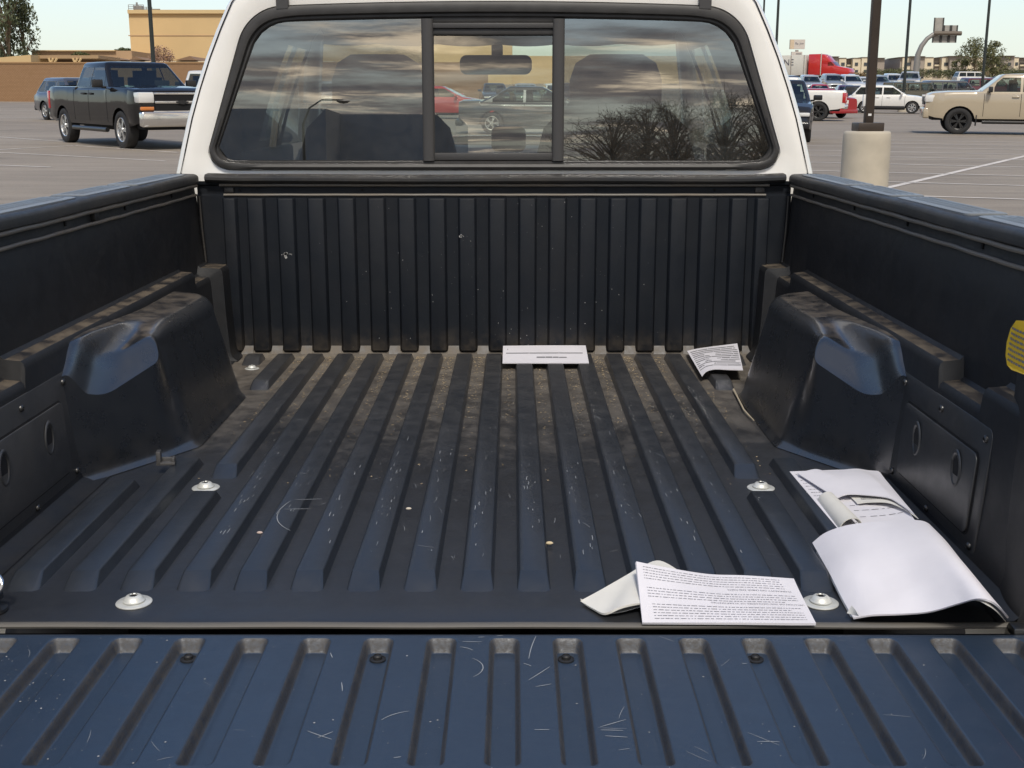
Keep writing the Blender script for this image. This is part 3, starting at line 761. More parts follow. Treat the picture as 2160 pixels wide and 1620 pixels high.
for (px, py, r) in ((600, 537, .0085), (970, 498, .0065), (611, 536, .003)):
    p = at(px, py, 2.806)
    for _ in range(7):
        xx, zz = p.x + rs.gauss(0, r * .5), p.z - ZF + rs.gauss(0, r * .35); q = r * rs.uniform(.15, .5); k = 7
        mb.add([(xx + q * math.cos(6.283 * i / k) * rs.uniform(.6, 1.2), 2.8036, zz + q * math.sin(6.283 * i / k) * rs.uniform(.6, 1.2)) for i in range(k)], [tuple(range(k))])
o = tp(mb, "specks", SPK, bulk, smooth=0, recalc=False); o["kind"] = "stuff"

# ---- cab
def cab_half(inset=0.0):
    pts = [(0.745, -0.15), (0.762, 0.10), (0.770, 0.28), (0.774, 0.38), (0.771, 0.43), (0.754, 0.495), (0.736, 0.56), (0.712, 0.63), (0.685, 0.70), (0.656, 0.765), (0.626, 0.825), (0.588, 0.872), (0.54, 0.905), (0.45, 0.927), (0.30, 0.941), (0.15, 0.947), (0.0, 0.949)]
    return [(x * (1 - inset * 1.4), z - inset * 0.55 * (z - 0.3)) for x, z in pts]
TILT = 0.026
def cab_y(z): return 2.880 + TILT * (z - 0.43)
CABH = cab_half()
def full(h): return [(x, z) for x, z in h] + [(-x, z) for x, z in h[-2::-1]]
outer = full(CABH)
# window opening outline with the same count, traced by angle
def window_outline(hw_b, hw_t, zb, zt, crown, rb, rt, n=96):
    raw = []
    def seg(c, r, a0, a1, k):
        for i in range(k + 1):
            q = R(lerp(a0, a1, i / k)); raw.append((c[0] + r * math.cos(q), c[1] + r * math.sin(q)))
    lean = (hw_b - hw_t) / (zt - zb)
    seg((hw_b - rb, zb + rb), rb, -90, -8, 10)
    seg((hw_t - rt * 0.98, zt - rt * 0.82), rt, 18, 84, 14)
    for i in range(1, 12):
        x = lerp(hw_t - rt * 0.9, 0, i / 12); raw.append((x, zt + rt * 0.18 - 0.0 + crown * (1 - (x / (hw_t - rt * .9)) ** 2)))
    right = raw
    return right + [(0, zt + rt * 0.18 + crown)] + [(-x, z) for x, z in right[::-1]]
GO = window_outline(0.681, 0.600, 0.440, 0.796, 0.010, 0.052, 0.115)     # gasket outer
GI = window_outline(0.657, 0.572, 0.463, 0.764, 0.008, 0.036, 0.095)     # glass edge
def ring_param(poly):
    c = (0.0, 0.62); return sorted([(math.atan2(z - c[1], x - c[0]), x, z) for x, z in poly])
def sample(poly, ang):
    c = Vector((0.0, 0.60)); d = Vector((math.cos(ang), math.sin(ang))); best = None
    P = [Vector(p) for p in poly]
    for i in range(len(P)):
        a, b2 = P[i], P[(i + 1) % len(P)]; e = b2 - a
        den = d.x * e.y - d.y * e.x
        if abs(den) < 1e-12: continue
        w = a - c; t = (w.x * e.y - w.y * e.x) / den; u = (w.x * d.y - w.y * d.x) / den
        if t > 0 and -1e-6 <= u <= 1 + 1e-6 and (best is None or t > best): best = t
    return c + d * best
ANG = [2 * math.pi * (i + 0.5) / 420 for i in range(420)]
so = [sample(outer, a) for a in ANG]; si = [sample(GO, a) for a in ANG]; sg = [sample(GI, a) for a in ANG]
def ins(p, k): return Vector((p.x * (1 - k), 0.60 + (p.y - 0.60) * (1 - k)))
mb = MB()
rings = [[(p.x, cab_y(p.y) + 0.012, p.y) for p in si], [(p.x, cab_y(p.y) + 0.002, p.y) for p in [ins(q, -0.006) for q in si]],
         [((a * 0.5 + b2 * 0.5).x, cab_y((a + b2).y / 2) - 0.004, ((a + b2) * 0.5).y) for a, b2 in zip(si, so)],
         [(ins(p, 0.028).x, cab_y(p.y) + 0.000, ins(p, 0.028).y) for p in so], [(ins(p, 0.010).x, cab_y(p.y) + 0.010, ins(p, 0.010).y) for p in so], [(ins(p, 0.0).x, cab_y(p.y) + 0.030, p.y) for p in so]]
mb.rows(rings, close=True)
# sides and roof forward, leaving door glass and windshield open
ystn = [2.92, 3.00, 3.10, 3.14, 3.5, 3.9, 3.98, 4.05]
def ynat(j, z): return cab_y(z) + 0.03 if j == 0 else ystn[j]
loop = [[(p.x, ynat(j, p.y), p.y - (0.012 * max(0, ystn[j] - 3.6) if p.y > 0.8 else 0)) for p in so] for j in range(len(ystn))]
base = len(mb.v); w = len(so); mb.v += [q for r_ in loop for q in r_]
for j in range(len(ystn) - 1):
    for i in range(w):
        k = (i + 1) % w; zc_ = (so[i].y + so[k].y) / 2
        if so[i].y < 0.0 : continue
        if 0.47 < zc_ < 0.79 and 3 <= j <= 4: continue
        if 0.46 < zc_ < 0.81 and j >= 6: continue
        mb.f.append((base + j * w + i, base + j * w + k, base + (j + 1) * w + k, base + (j + 1) * w + i))
cab = tp(mb, "cab_body", WHITE, smooth=35, merge=0.0001)
for s in (-1, 1):   # seam where the cab corner meets the side panel
    pts = [(x, z) for x, z in CABH if 0.30 <= z <= 0.90]
    mb = MB(); rows = []
    for (x, z) in pts:
        k = 0.974; rows.append([(s * (x * k - 0.0015), cab_y(z) + 0.0035, z), (s * (x * k + 0.0025), cab_y(z) + 0.0055, z)])
    mb.rows([[(p[0], p[1] - 0.004, p[2]) for p in r_] for r_ in rows]); tp(mb, "panel_seam", DARKV, cab, smooth=0)
    mb = MB(); rows = []
    for i in range(14):     # roof ditch moulding running down to the window gasket
        t = i / 13
        if t < 0.3: y, z = cab_y(0.8) - 0.0085 , lerp(0.806, 0.885, t / 0.3)
        else: y, z = lerp(2.893, 3.95, (t - 0.3) / 0.7), lerp(0.913, 0.935, min(1, (t - .3) / .2))
        rows.append([(s * 0.476, y, z), (s * 0.478, y - 0.004, z + 0.004), (s * 0.504, y - 0.004, z + 0.003), (s * 0.506, y, z - 0.001)])
    mb.rows(rows); tp(mb, "roof_ditch_moulding", FRAMEP, smooth=60)
# gasket ring
mb = MB()
prg = [(0.0, 0.002, 1), (0.08, -0.010, 1), (0.35, -0.0135, 1), (0.62, -0.011, 1), (0.72, -0.001, 1), (0.86, -0.001, 1), (1.0, 0.006, 1)]
mb.rows([[(lerp(a.x, b2.x, t), cab_y(lerp(a.y, b2.y, t)) + d, lerp(a.y, b2.y, t)) for a, b2 in zip(si, sg)] for t, d, _ in prg], close=True)
win = tp(mb, "rear_window", GASKET, smooth=50)
def pane(x0, x1, y_off, z0=None, z1=None, r=0.012):
    # clipped glass outline: keep the part of GI between x0 and x1
    out = []
    P = [Vector(p) for p in GI]
    def zbot(x):
        zs = [lerp(P[i].y, P[(i + 1) % len(P)].y, (x - P[i].x) / (P[(i + 1) % len(P)].x - P[i].x)) for i in range(len(P)) if (P[i].x - x) * (P[(i + 1) % len(P)].x - x) <= 0 and abs(P[i].x - P[(i + 1) % len(P)].x) > 1e-9]
        return (min(zs), max(zs)) if zs else (0.5, 0.5)
    k = 26; lo, hi = [], []
    for i in range(k + 1):
        x = lerp(x0, x1, i / k); a, c = zbot(x); lo.append((x, a)); hi.append((x, c))
    poly = lo + hi[::-1]
    mb = MB(); mb.add([(x, cab_y(z) + y_off, z if z0 is None else min(max(z, z0), z1)) for x, z in poly], [(i, i + 1, 2 * k - i, 2 * k + 1 - i) for i in range(k)])
    return mb
tp(pane(-0.6565, -0.1655, 0.004), "window_pane", PANE_SIDE, win, smooth=0)
tp(pane(0.1615, 0.6565, 0.004), "window_pane", PANE_SIDE, win, smooth=0)
mb = MB(); mb.add([(x, cab_y(z) + 0.012, z) for x, z in ((-0.146, 0.481), (0.142, 0.481), (0.142, 0.750), (-0.146, 0.750))], [(0, 1, 2, 3)])
tp(mb, "slider_pane", PANE_MID, win, smooth=0)
for x in (-0.156, 0.152):
    rows = []
    for z in (0.462, 0.60, 0.70, 0.788):
        y = cab_y(z); rows.append([(x - 0.0145, y + 0.012, z), (x - 0.0135, y - 0.004, z), (x - 0.009, y - 0.0075, z), (x + 0.009, y - 0.0075, z), (x + 0.0135, y - 0.004, z), (x + 0.0145, y + 0.012, z)])
    mb = MB(); mb.rows(rows); tp(mb, "window_divider", FRAMEP, win, smooth=50)
for (z0, z1, dy) in ((0.463, 0.4805, 0.006), (0.7665, 0.779, 0.003), (0.752, 0.766, 0.009), (0.780, 0.7915, 0.009)):
    mb = MB(); mb.box((-0.002, cab_y(z0) + dy, (z0 + z1) / 2), (0.286, 0.012, z1 - z0)); tp(mb, "slider_rail", FRAMEP if dy < .008 else GASKET, win, bevel=0.002)
# small white caulk dabs below the gasket
for px in (540, 1540):
    p = at(px, 357, 2.874); mb = MB(); mb.box((p.x, 2.8745, p.z - ZF), (0.028, 0.006, 0.004)); tp(mb, "sealant_dab", WHITEP, cab, bevel=0.0015)
# cabin interior
mb = MB()
inn = [ins(p, 0.045) for p in so]
lp = [[(p.x, max(yy, cab_y(p.y) + 0.02), p.y) for p in inn] for yy in (2.90, 3.12, 3.14, 3.66, 3.98, 4.00, 4.04)]
base = len(mb.v); mb.v += [q for r_ in lp for q in r_]
for j in range(6):
    for i in range(w):
        k = (i + 1) % w; zc_ = (inn[i].y + inn[k].y) / 2
        if 0.485 < zc_ < 0.765 and j == 3: continue
        mb.f.append((base + j * w + i, base + j * w + k, base + (j + 1) * w + k, base + (j + 1) * w + i))
tp(mb, "cabin_lining", HEADL, smooth=35)
mb = MB(); mb.rows([[(p.x, cab_y(p.y) + 0.018, p.y) for p in [sample(GI, a) for a in ANG]], [(p.x, cab_y(p.y) + 0.019, p.y) for p in inn]], close=True); tp(mb, "cabin_back_trim", CABIN)
mb = MB(); mb.box((0, 3.7, -0.12), (1.40, 1.7, 0.04)); tp(mb, "cab_floor", DARKV)
for s in (-1, 1):   # door trim below the glass, windshield pillars and door glass
    mb = MB(); mb.box((s * 0.715, 3.5, 0.18), (0.03, 1.2, 0.57)); tp(mb, "door_trim", CABIN, bevel=0.01)
    mb = MB(); mb.tube([(s * 0.735, 4.72, 0.44), (s * 0.68, 4.40, 0.62), (s * 0.602, 4.02, 0.815)], [0.035, 0.032, 0.03], 8); tp(mb, "windshield_pillar", WHITE, smooth=60)
    mb = MB(); mb.add([(s * 0.742, 3.12, 0.46), (s * 0.742, 4.70, 0.46), (s * 0.632, 4.04, 0.80), (s * 0.632, 3.12, 0.80)], [(0, 1, 2, 3)]); tp(mb, "door_glass", PANE_DOOR, smooth=0)
    mb = MB(); mb.tube([(s * 0.66, 3.16, 0.78), (s * 0.69, 3.18, 0.60), (s * 0.71, 3.20, 0.30)], 0.028, 8); tp(mb, "door_pillar_trim", HEADL, smooth=60)
    # mirror
    mb = MB(); mb.box((s * 0.90, 4.35, 0.52), (0.20, 0.09, 0.16)); mb.box((s * 0.79, 4.37, 0.48), (0.08, 0.04, 0.04)); tp(mb, "door_mirror", BLACKP, bevel=0.02, seg=3)
mb = MB(); mb.grid(lambda u, v: (lerp(-0.73 + 0.13 * v, 0.73 - 0.13 * v, u), lerp(4.72, 4.03, v) + 0.10 * (1 - (2 * u - 1) ** 2), lerp(0.45, 0.812, v)), 12, 6); tp(mb, "windshield", PANE_WIND, smooth=60)
mb = MB(); mb.grid(lambda u, v: (lerp(-0.61, 0.61, u), lerp(4.055, 4.00, v) + 0.085 * (1 - (2 * u - 1) ** 2), lerp(0.792, 0.905, v) - 0.007 * abs(math.sin(u * 19)) * (1 - v)), 60, 2); tp(mb, "windshield_header", BLACKP, smooth=0)
def seat(cx):
    mb = MB(); rows = []
    for (z, hw, y, th) in ((0.02, 0.24, 3.30, 0.14), (0.2, 0.245, 3.31, 0.15), (0.40, 0.235, 3.36, 0.13), (0.53, 0.20, 3.38, 0.11), (0.575, 0.155, 3.385, 0.09), (0.60, 0.128, 3.39, 0.08), (0.66, 0.128, 3.395, 0.10), (0.705, 0.112, 3.40, 0.10), (0.728, 0.075, 3.40, 0.07)):
        rows.append([(cx + hw * (abs(math.cos(q)) ** 0.6) * (1 if math.cos(q) >= 0 else -1), y + th * 0.5 * (abs(math.sin(q)) ** 0.6) * (1 if math.sin(q) >= 0 else -1), z) for q in [2 * math.pi * i / 20 for i in range(20)]])
    mb.rows(rows, close=True); mb.add(rows[-1], [tuple(range(20))]); mb.box((cx, 3.62, 0.02), (0.48, 0.5, 0.14)); return mb
tp(seat(-0.33), "front_seat", SEATM, smooth=60); tp(seat(0.33), "front_seat", SEATM, smooth=60)
mb = MB(); mb.grid(lambda u, v: (lerp(-0.72, 0.72, u), lerp(4.20, 4.74, v) , lerp(0.40, 0.445, sstep(0, .3, v)) + 0.03 * math.exp(-((lerp(-.72, .72, u) + .36) / .16) ** 2) * (1 - v)), 40, 8); mb.grid(lambda u, v: (lerp(-0.72, 0.72, u), lerp(4.20, 4.26, v), lerp(0.40, 0.0, v)), 10, 2); tp(mb, "dashboard", mat("dash_plastic", (0.06, 0.065, 0.075), 0.6), smooth=50)
mb = MB(); mb.tube([(-0.36 + 0.19 * math.cos(R(a)), 3.98 + 0.06 * math.sin(R(a)), 0.34 + 0.18 * math.sin(R(a))) for a in range(0, 361, 15)], 0.016, 8); tp(mb, "steering_wheel", BLACKP, smooth=60)
mb = MB(); mb.prism(rrect(-0.125, 0.105, 0.688, 0.748, 0.022), lambda p: (p[0] + 0.0, 3.90, p[1]), lambda p: (p[0], 3.935, p[1])); mb.box((-0.006, 3.95, 0.762), (0.036, 0.06, 0.045)); tp(mb, "rear_view_mirror", BLACKP, bevel=0.008, seg=3)
mb = MB(); mb.prism(rrect(-0.058, 0.058, 0.44, 0.525, 0.022), lambda p: (p[0] + 0.03, 4.05, p[1]), lambda p: (p[0] + 0.03, 4.12, p[1])); tp(mb, "dash_display", BLACKP, bevel=0.008, seg=3)
for s in (-1, 1):
    mb = MB(); mb.box((s * 0.33, 3.93, 0.845), (0.36, 0.16, 0.018)); tp(mb, "sun_visor", HEADL, bevel=0.006)
# ---- outer body of the truck below the rails
def side_low(y):
    for yc in (2.13, 5.33):
        d = abs(y - yc)
        if d < 0.42: return -0.46 + math.sqrt(max(0, 0.42 ** 2 - d * d))
    return -0.42
for s in (-1, 1):
    ysb = sorted([1.27, 1.45, 1.6, 2.55, 2.7, 2.86] + [2.13 + 0.4205 * k for k in (-1, 1)] + [2.13 + 0.4199 * math.cos(R(a)) for a in range(0, 181, 10)])
    mb = MB(); mb.rows([[(s * (0.776 + 0.045 * math.sin(math.pi * t) ** 0.7), y, lerp(side_low(y), 0.415, t)) for t in (0, .1, .25, .5, .75, .9, 1.0)] for y in ysb])
    tp(mb, "bed_outer_panel", WHITE, smooth=40)
    ysb = sorted([2.90, 3.1, 3.5, 4.0, 4.4, 4.6] + [5.33 + 0.4205 * k for k in (-1, 1)] + [5.33 + 0.4199 * math.cos(R(a)) for a in range(0, 181, 10)] + [5.95, 6.15])
    topz = lambda y: 0.10 if y < 4.6 else interp([(4.6, 0.43), (5.6, 0.40), (6.15, 0.30)], y)
    mb = MB(); mb.rows([[(s * ((0.772 + 0.05 * math.sin(math.pi * t) ** 0.7) * (1 - 0.08 * sstep(5.7, 6.15, y))), y, lerp(side_low(y), topz(y), t)) for t in (0, .1, .3, .6, .85, 1.0)] for y in ysb])
    tp(mb, "front_fender" , WHITE, smooth=40)
    mb = MB(); mb.box((s * 0.74, 1.285, 0.05), (0.06, 0.05, 0.40)); tp(mb, "tail_light", LAMPR, bevel=0.01)
mb = MB(); mb.grid(lambda u, v: (lerp(-0.775, 0.775, u) * (1 - .08 * v), lerp(4.66, 6.15, v), 0.43 + 0.05 * math.sin(math.pi * u) - 0.13 * v * v), 16, 10); tp(mb, "hood", WHITE, smooth=60)
mb = MB(); mb.box((0, 6.14, -0.05), (1.42, 0.04, 0.66)); tp(mb, "front_grille", BLACKP, bevel=0.02)
mb = MB(); mb.box((0, 6.22, -0.28), (1.55, 0.16, 0.22)); tp(mb, "front_bumper", CHROME, bevel=0.03)
mb = MB(); mb.box((0, 1.14, -0.26), (1.50, 0.16, 0.16)); tp(mb, "rear_bumper", CHROME, bevel=0.03)
mb = MB(); mb.box((0, 3.6, -0.36), (1.1, 4.8, 0.22)); mb.box((0, 5.3, 0.0), (1.3, 1.4, 0.4)); tp(mb, "chassis", UNDER)

def wheel_meshes(r, w, spokes, key, cache={}):
    if key in cache: return cache[key]
    ro = r * 0.66
    t = MB(); t.lathe([(ro, -w * .44), (ro + .02, -w * .5), (r - .05, -w * .5), (r - .012, -w * .44), (r, -w * .30), (r, w * .30), (r - .012, w * .44), (r - .05, w * .5), (ro + .02, w * .5), (ro, w * .44)], M=Matrix.Rotation(R(90), 3, 'X'), n=36)
    k = MB(); k.lathe([(ro, -w * .3), (ro, w * .43), (ro - .012, w * .47), (ro - .03, w * .44), (ro - .045, w * .25), (ro - .05, -w * .2)], M=Matrix.Rotation(R(90), 3, 'X'), n=36)
    RX = Matrix.Rotation(R(90), 3, 'X')
    for i in range(spokes):
        q = 2 * math.pi * i / spokes
        for dq in (-0.13, 0.13):
            q2 = q + dq; c, s2 = math.cos(q2), math.sin(q2)
            L = ro - .03; wd = 0.085 * r
            pts = []
            for (rad, hw, h) in ((0.03, wd * .35, w * .40), (L, wd * .62, w * .38)):
                for sg in (-1, 1):
                    for hh in (h, h - .03): pts.append(RX @ Vector((rad * c - sg * hw * s2, rad * s2 + sg * hw * c, hh)))
            k.add(pts, [(0, 2, 6, 4), (1, 5, 7, 3), (0, 4, 5, 1), (2, 3, 7, 6), (4, 6, 7, 5), (0, 1, 3, 2)])
    k.lathe([(0.0, w * .45), (0.05, w * .45), (0.065, w * .36), (0.065, 0.0)], M=RX, n=16)
    d = MB(); d.lathe([(0.0, w * .05), (ro - .045, w * .05)], M=RX, n=24)
    cache[key] = (t.mesh("wheel"), k.mesh("rim"), d.mesh("brake_disc")); return cache[key]
def put_wheel(parent, loc, side, r, w, spokes, rimm, key):
    a, b2, c = wheel_meshes(r, w, spokes, (key, rimm.name))
    wv = link("wheel", a, TYRE, parent, 40, loc)
    if side > 0: wv.rotation_euler = (0, 0, math.pi)      # lathe face points to -y before turning
    link("rim", b2, rimm, wv, 35); link("brake_disc", c, DARKV, wv, 0)
    return wv
for s in (-1, 1):
    for y in (2.13, 5.33):
        wv = put_wheel(truck, (s * 0.70, y - 2.0, 0.37), 1, 0.37, 0.24, 6, ALLOY, "own")
        wv.rotation_euler = (0, 0, R(90) * s)

# ------------------------------------------------------------------ papers and litter lying in the bed
def W(p): return Vector((p[0], p[1], p[2] + ZF + 0.003 * sstep(1.34, 1.41, p[1])))
def paper(name, S, nu, nv, label, m=PAPER, th=0.0012, sheets=1, group="papers scattered in the truck bed", cat="paper", parent=None):
    top = [[S(i / nu, j / nv) for j in range(nv + 1)] for i in range(nu + 1)]
    nrm = []
    for i in range(nu + 1):
        r_ = []
        for j in range(nv + 1):
            a = top[min(i + 1, nu)][j] - top[max(i - 1, 0)][j]; c = top[i][min(j + 1, nv)] - top[i][max(j - 1, 0)]
            q = a.cross(c); q = q.normalized() if q.length > 1e-12 else Vector((0, 0, 1))
            r_.append(q if q.z >= -0.2 else q)
        nrm.append(r_)
    bot = [[top[i][j] - nrm[i][j] * th for j in range(nv + 1)] for i in range(nu + 1)]
    c0 = W(top[0][0])
    mb = MB(); tw = [[W(p) - c0 for p in r_] for r_ in top]; bw = [[W(p) - c0 for p in r_] for r_ in bot]
    mb.rows(tw); mb.rows(bw)
    n1 = (nu + 1) * (nv + 1); idx = lambda i, j: i * (nv + 1) + j
    for i in range(nu):
        mb.f.append((idx(i, 0), idx(i + 1, 0), n1 + idx(i + 1, 0), n1 + idx(i, 0))); mb.f.append((idx(i, nv), idx(i + 1, nv), n1 + idx(i + 1, nv), n1 + idx(i, nv)))
    for j in range(nv):
        mb.f.append((idx(0, j), idx(0, j + 1), n1 + idx(0, j + 1), n1 + idx(0, j))); mb.f.append((idx(nu, j), idx(nu, j + 1), n1 + idx(nu, j + 1), n1 + idx(nu, j)))
    o = mb.build(name, m, parent, smooth=35, off=c0)
    if label: tag(o, label, cat, group)
    o["_s"] = 1; del o["_s"]
    return o, c0
def on_surface(S, c0, u, v, d=0.0006):
    e = 0.004; p = S(u, v); a = S(min(1, u + e), v) - S(max(0, u - e), v); c = S(u, min(1, v + e)) - S(u, max(0, v - e))
    q = a.cross(c); q = q.normalized() if q.length > 1e-12 else Vector((0, 0, 1))
    if q.z < 0: q = -q
    return W(p + q * d) - c0
rp = random.Random(11)
def print_lines(o, c0, S, v_list, u0, u1, hgt, seg=(0.007, 0.030), gap=0.0065, name="print"):
    mb = MB()
    for v in v_list:
        u = u0 + rp.uniform(0, .004); end = u1 - (rp.uniform(0, .1) if rp.random() < .3 else 0)
        while u < end:
            w = min(rp.uniform(*seg), end - u)
            h = hgt * rp.uniform(.75, 1.1)
            mb.add([on_surface(S, c0, u, v), on_surface(S, c0, u + w, v), on_surface(S, c0, u + w, v + h), on_surface(S, c0, u, v + h)], [(0, 1, 2, 3)])
            u += w + gap * rp.uniform(.6, 1.3)
    q_ = mb.build(name, INK, o, smooth=0); q_["kind"] = "stuff"; return q_
def print_text(o, c0, S, s, u0, u1, v, hgt, flip=True):
    vs, fs = text_geo(s, 1.0); mxx = max(p[0] for p in vs)
    out = []
    for (x, y, z) in vs:
        t = x / mxx
        uu = lerp(u1, u0, t) if flip else lerp(u0, u1, t); vv = v - y * hgt if flip else v + y * hgt
        out.append(on_surface(S, c0, min(max(uu, 0), 1), min(max(vv, 0), 1), 0.0007))
    mb = MB(); mb.add(out, fs); return mb.build("lettering", INK, o, smooth=0)
def ruled(near, far, bulge=None):
    def S(u, v):
        p = catmull(near, u).lerp(catmull(far, u), v)
        if bulge: p = p + Vector((0, 0, bulge(u, v)))
        return p
    return S
# the printed warranty sheet in front
SA = ruled([bed(1353, 1313, .006), bed(1440, 1313, .006), bed(1560, 1313, .006), bed(1660, 1314, .006), bed(1719, 1314, .006)],
           [bed(1340, 1186, .042), bed(1400, 1199, .030), bed(1490, 1214, .018), bed(1570, 1217, .016), bed(1672, 1223, .015)])
oA, cA = paper("paper_leaflet", SA, 30, 14, "folded leaflet with upside down printed paragraphs at the front edge of the bed", th=0.003)
vl = lambda a, b2, k: [lerp(a, b2, i / (k - 1)) for i in range(k)]
print_lines(oA, cA, SA, vl(.06, .30, 6), .10, .92, .008)
print_lines(oA, cA, SA, vl(.43, .58, 4), .08, .94, .008)
print_lines(oA, cA, SA, vl(.74, .93, 5), .07, .90, .008)
print_text(oA, cA, SA, "WARRANTY ON LABOR AND PARTS", .56, .93, .695, .035)
print_text(oA, cA, SA, "LIMITATION OR AND DISCLAIMER OF WARRANTIES", .42, .97, .395, .030)
# folded sheet under it
SB = ruled([bed(1222, 1268, .004), bed(1250, 1284, .005), bed(1274, 1293, .007), bed(1310, 1279, .016), bed(1360, 1270, .016), bed(1420, 1270, .012)],
           [bed(1224, 1266, .006), bed(1270, 1242, .012), bed(1320, 1216, .016), bed(1350, 1200, .018), bed(1390, 1187, .020), bed(1440, 1215, .012)])
oB, cB = paper("folded_paper", SB, 30, 10, "blank folded sheet half under the printed leaflet, pointed corner to the left", m=PAPERW, th=0.0025)
SB2 = ruled([bed(1274, 1295, .002), bed(1310, 1290, .004), bed(1350, 1279, .008), bed(1380, 1275, .008)], [bed(1285, 1283, .003), bed(1320, 1270, .003), bed(1350, 1262, .003), bed(1380, 1260, .003)])
o2, _ = paper("fold", SB2, 8, 3, None, m=PAPERW, th=0.0008, parent=oB); o2.location = Vector(o2.location) - cB
# large blank sheaf against the right wall
nearC = [bed(1797, 1303, .004), bed(1840, 1296, .012), bed(1900, 1294, .015), bed(1960, 1289, .023), bed(2020, 1272, .042), bed(2060, 1262, .056), bed(2090, 1268, .055), bed(2112, 1285, .036), bed(2126, 1302, .008)]
farC = [bed(1711, 1149, .013), bed(1738, 1128, .028), bed(1780, 1113, .042), bed(1830, 1106, .050), bed(1880, 1103, .056), bed(1925, 1101, .060), bed(1952, 1106, .058), bed(1968, 1122, .046), bed(1976, 1140, .026)]
SC = ruled(nearC, farC, lambda u, v: 0.010 * math.sin(math.pi * v) * math.sin(math.pi * min(1, u * 1.1)))
oC, cC = paper("paper_sheaf", SC, 44, 20, "large blank white sheaf of paper curling up against the right side wall", th=0.0022)
SC2 = ruled([p + Vector((-0.004, -0.002, -0.004)) if i > 5 else p - Vector((0, -0.01, .006 if p.z > .012 else .003)) for i, p in enumerate(nearC)], [p - Vector((0, 0.02, .006)) for p in farC])
o2, _ = paper("lower_sheet", SC2, 30, 8, None, m=PAPERW, th=0.0008, parent=oC); o2.location = Vector(o2.location) - cC
SC3 = ruled([bed(1784, 1293, .0085), bed(1797, 1297, .010), bed(1808, 1299, .0155)], [bed(1794, 1277, .016), bed(1802, 1286, .017), bed(1808, 1297, .0175)])
o2, _ = paper("turned_corner", SC3, 4, 3, None, m=PAPERW, th=0.0006, parent=oC); o2.location = Vector(o2.location) - cC
# pile behind it
SD = ruled([bed(1768, 1123, .013), bed(1830, 1121, .014), bed(1890, 1116, .018), bed(1930, 1105, .024)], [bed(1663, 998, .013), bed(1720, 996, .013), bed(1790, 994, .013), bed(1852, 997, .013)])
oD, cD = paper("printed_form", SD, 20, 20, "printed form lying under the curled sheets beside the right wall", th=0.0015)
print_lines(oD, cD, SD, vl(.10, .93, 16), .06, .28, .006, gap=.01); print_lines(oD, cD, SD, [.18, .28, .36, .46], .35, .92, .006, seg=(.03, .09), gap=.04)
rollA = [bed(1790, 1118, .016), bed(1778, 1112, .032), bed(1768, 1102, .040)]
def SR(u, v):
    a = bed(1768, 1121, .013).lerp(bed(1722, 1060, .013), v); c = bed(1816, 1112, .020).lerp(bed(1757, 1052, .018), v)
    q = math.pi * (1.08 - 1.1 * u); mid = (a + c) / 2; h = (c - a) / 2
    return mid + h * math.cos(q) * 0.98 + Vector((0, 0, 0.5 * (c - a).length * 0.85 * max(-.1, math.sin(q))))
oR, cR = paper("rolled_sheet", SR, 18, 10, "sheet curled into a half roll at the left edge of the paper pile", m=PAPERW, th=0.001)
SD3 = ruled([bed(1806, 1066, .018), bed(1830, 1063, .021), bed(1870, 1064, .025), bed(1905, 1078, .026), bed(1935, 1098, .022)],
            [bed(1790, 1050, .017), bed(1825, 1050, .020), bed(1860, 1050, .024), bed(1892, 1064, .025), bed(1924, 1086, .022)])
oE, cE = paper("printed_sheet_edge", SD3, 24, 6, "curled printed page edge showing beneath the top sheet of the pile", m=PAPERW, th=0.0009)
print_lines(oE, cE, SD3, [.42, .58, .75], .15, .9, .07); print_text(oE, cE, SD3, "WARRANTY ON LABOR", .14, .45, .93, .16)
SD4 = ruled([bed(1762, 1054, .021), bed(1785, 1046, .024), bed(1820, 1047, .026), bed(1870, 1053, .030), bed(1895, 1066, .030), bed(1926, 1088, .030)],
            [bed(1680, 1002, .018), bed(1716, 993, .020), bed(1745, 997, .018), bed(1800, 992, .020), bed(1826, 995, .018), bed(1850, 997, .018)],
            lambda u, v: 0.006 * math.sin(math.pi * u) * math.sin(math.pi * v))
oF, cF = paper("top_sheet", SD4, 26, 14, "blank top sheet of the paper pile below the wheel housing", m=PAPER, th=0.0015)
# strip at the bulkhead and sheet behind the wheel housing
SE = ruled([bed(1058, 768, .014), bed(1150, 768, .014), bed(1240, 768, .014)], [Vector((bed(1058, 750, .03).x, 2.802, .024)), Vector((bed(1150, 750, .03).x, 2.802, .025)), Vector((bed(1240, 749, .03).x, 2.802, .025))])
oG, cG = paper("paper_strip", SE, 8, 4, "narrow white folded paper lying along the foot of the bulkhead", m=PAPER, th=0.002)
print_lines(oG, cG, SE, [.52], .06, .92, .05, seg=(.2, .4), gap=.003); print_lines(oG, cG, SE, [.27], .40, .72, .06, seg=(.05, .1)); print_lines(oG, cG, SE, [.74], .08, .16, .06, seg=(.02, .05))
SF = ruled([bed(1478, 796, .013), bed(1487, 786, .020), bed(1505, 781, .026), bed(1535, 782, .026), bed(1565, 783, .024)],
           [Vector((0.463, 2.79, .014)), Vector((0.485, 2.795, .018)), Vector((0.515, 2.798, .022)), Vector((0.55, 2.80, .026)), Vector((0.585, 2.802, .030))])
oH, cH = paper("printed_page", SF, 12, 8, "printed page tucked between bulkhead and right wheel housing", m=PAPER, th=0.0015)
print_lines(oH, cH, SF, vl(.15, .88, 11), .08, .97, .03, seg=(.1, .4), gap=.01)
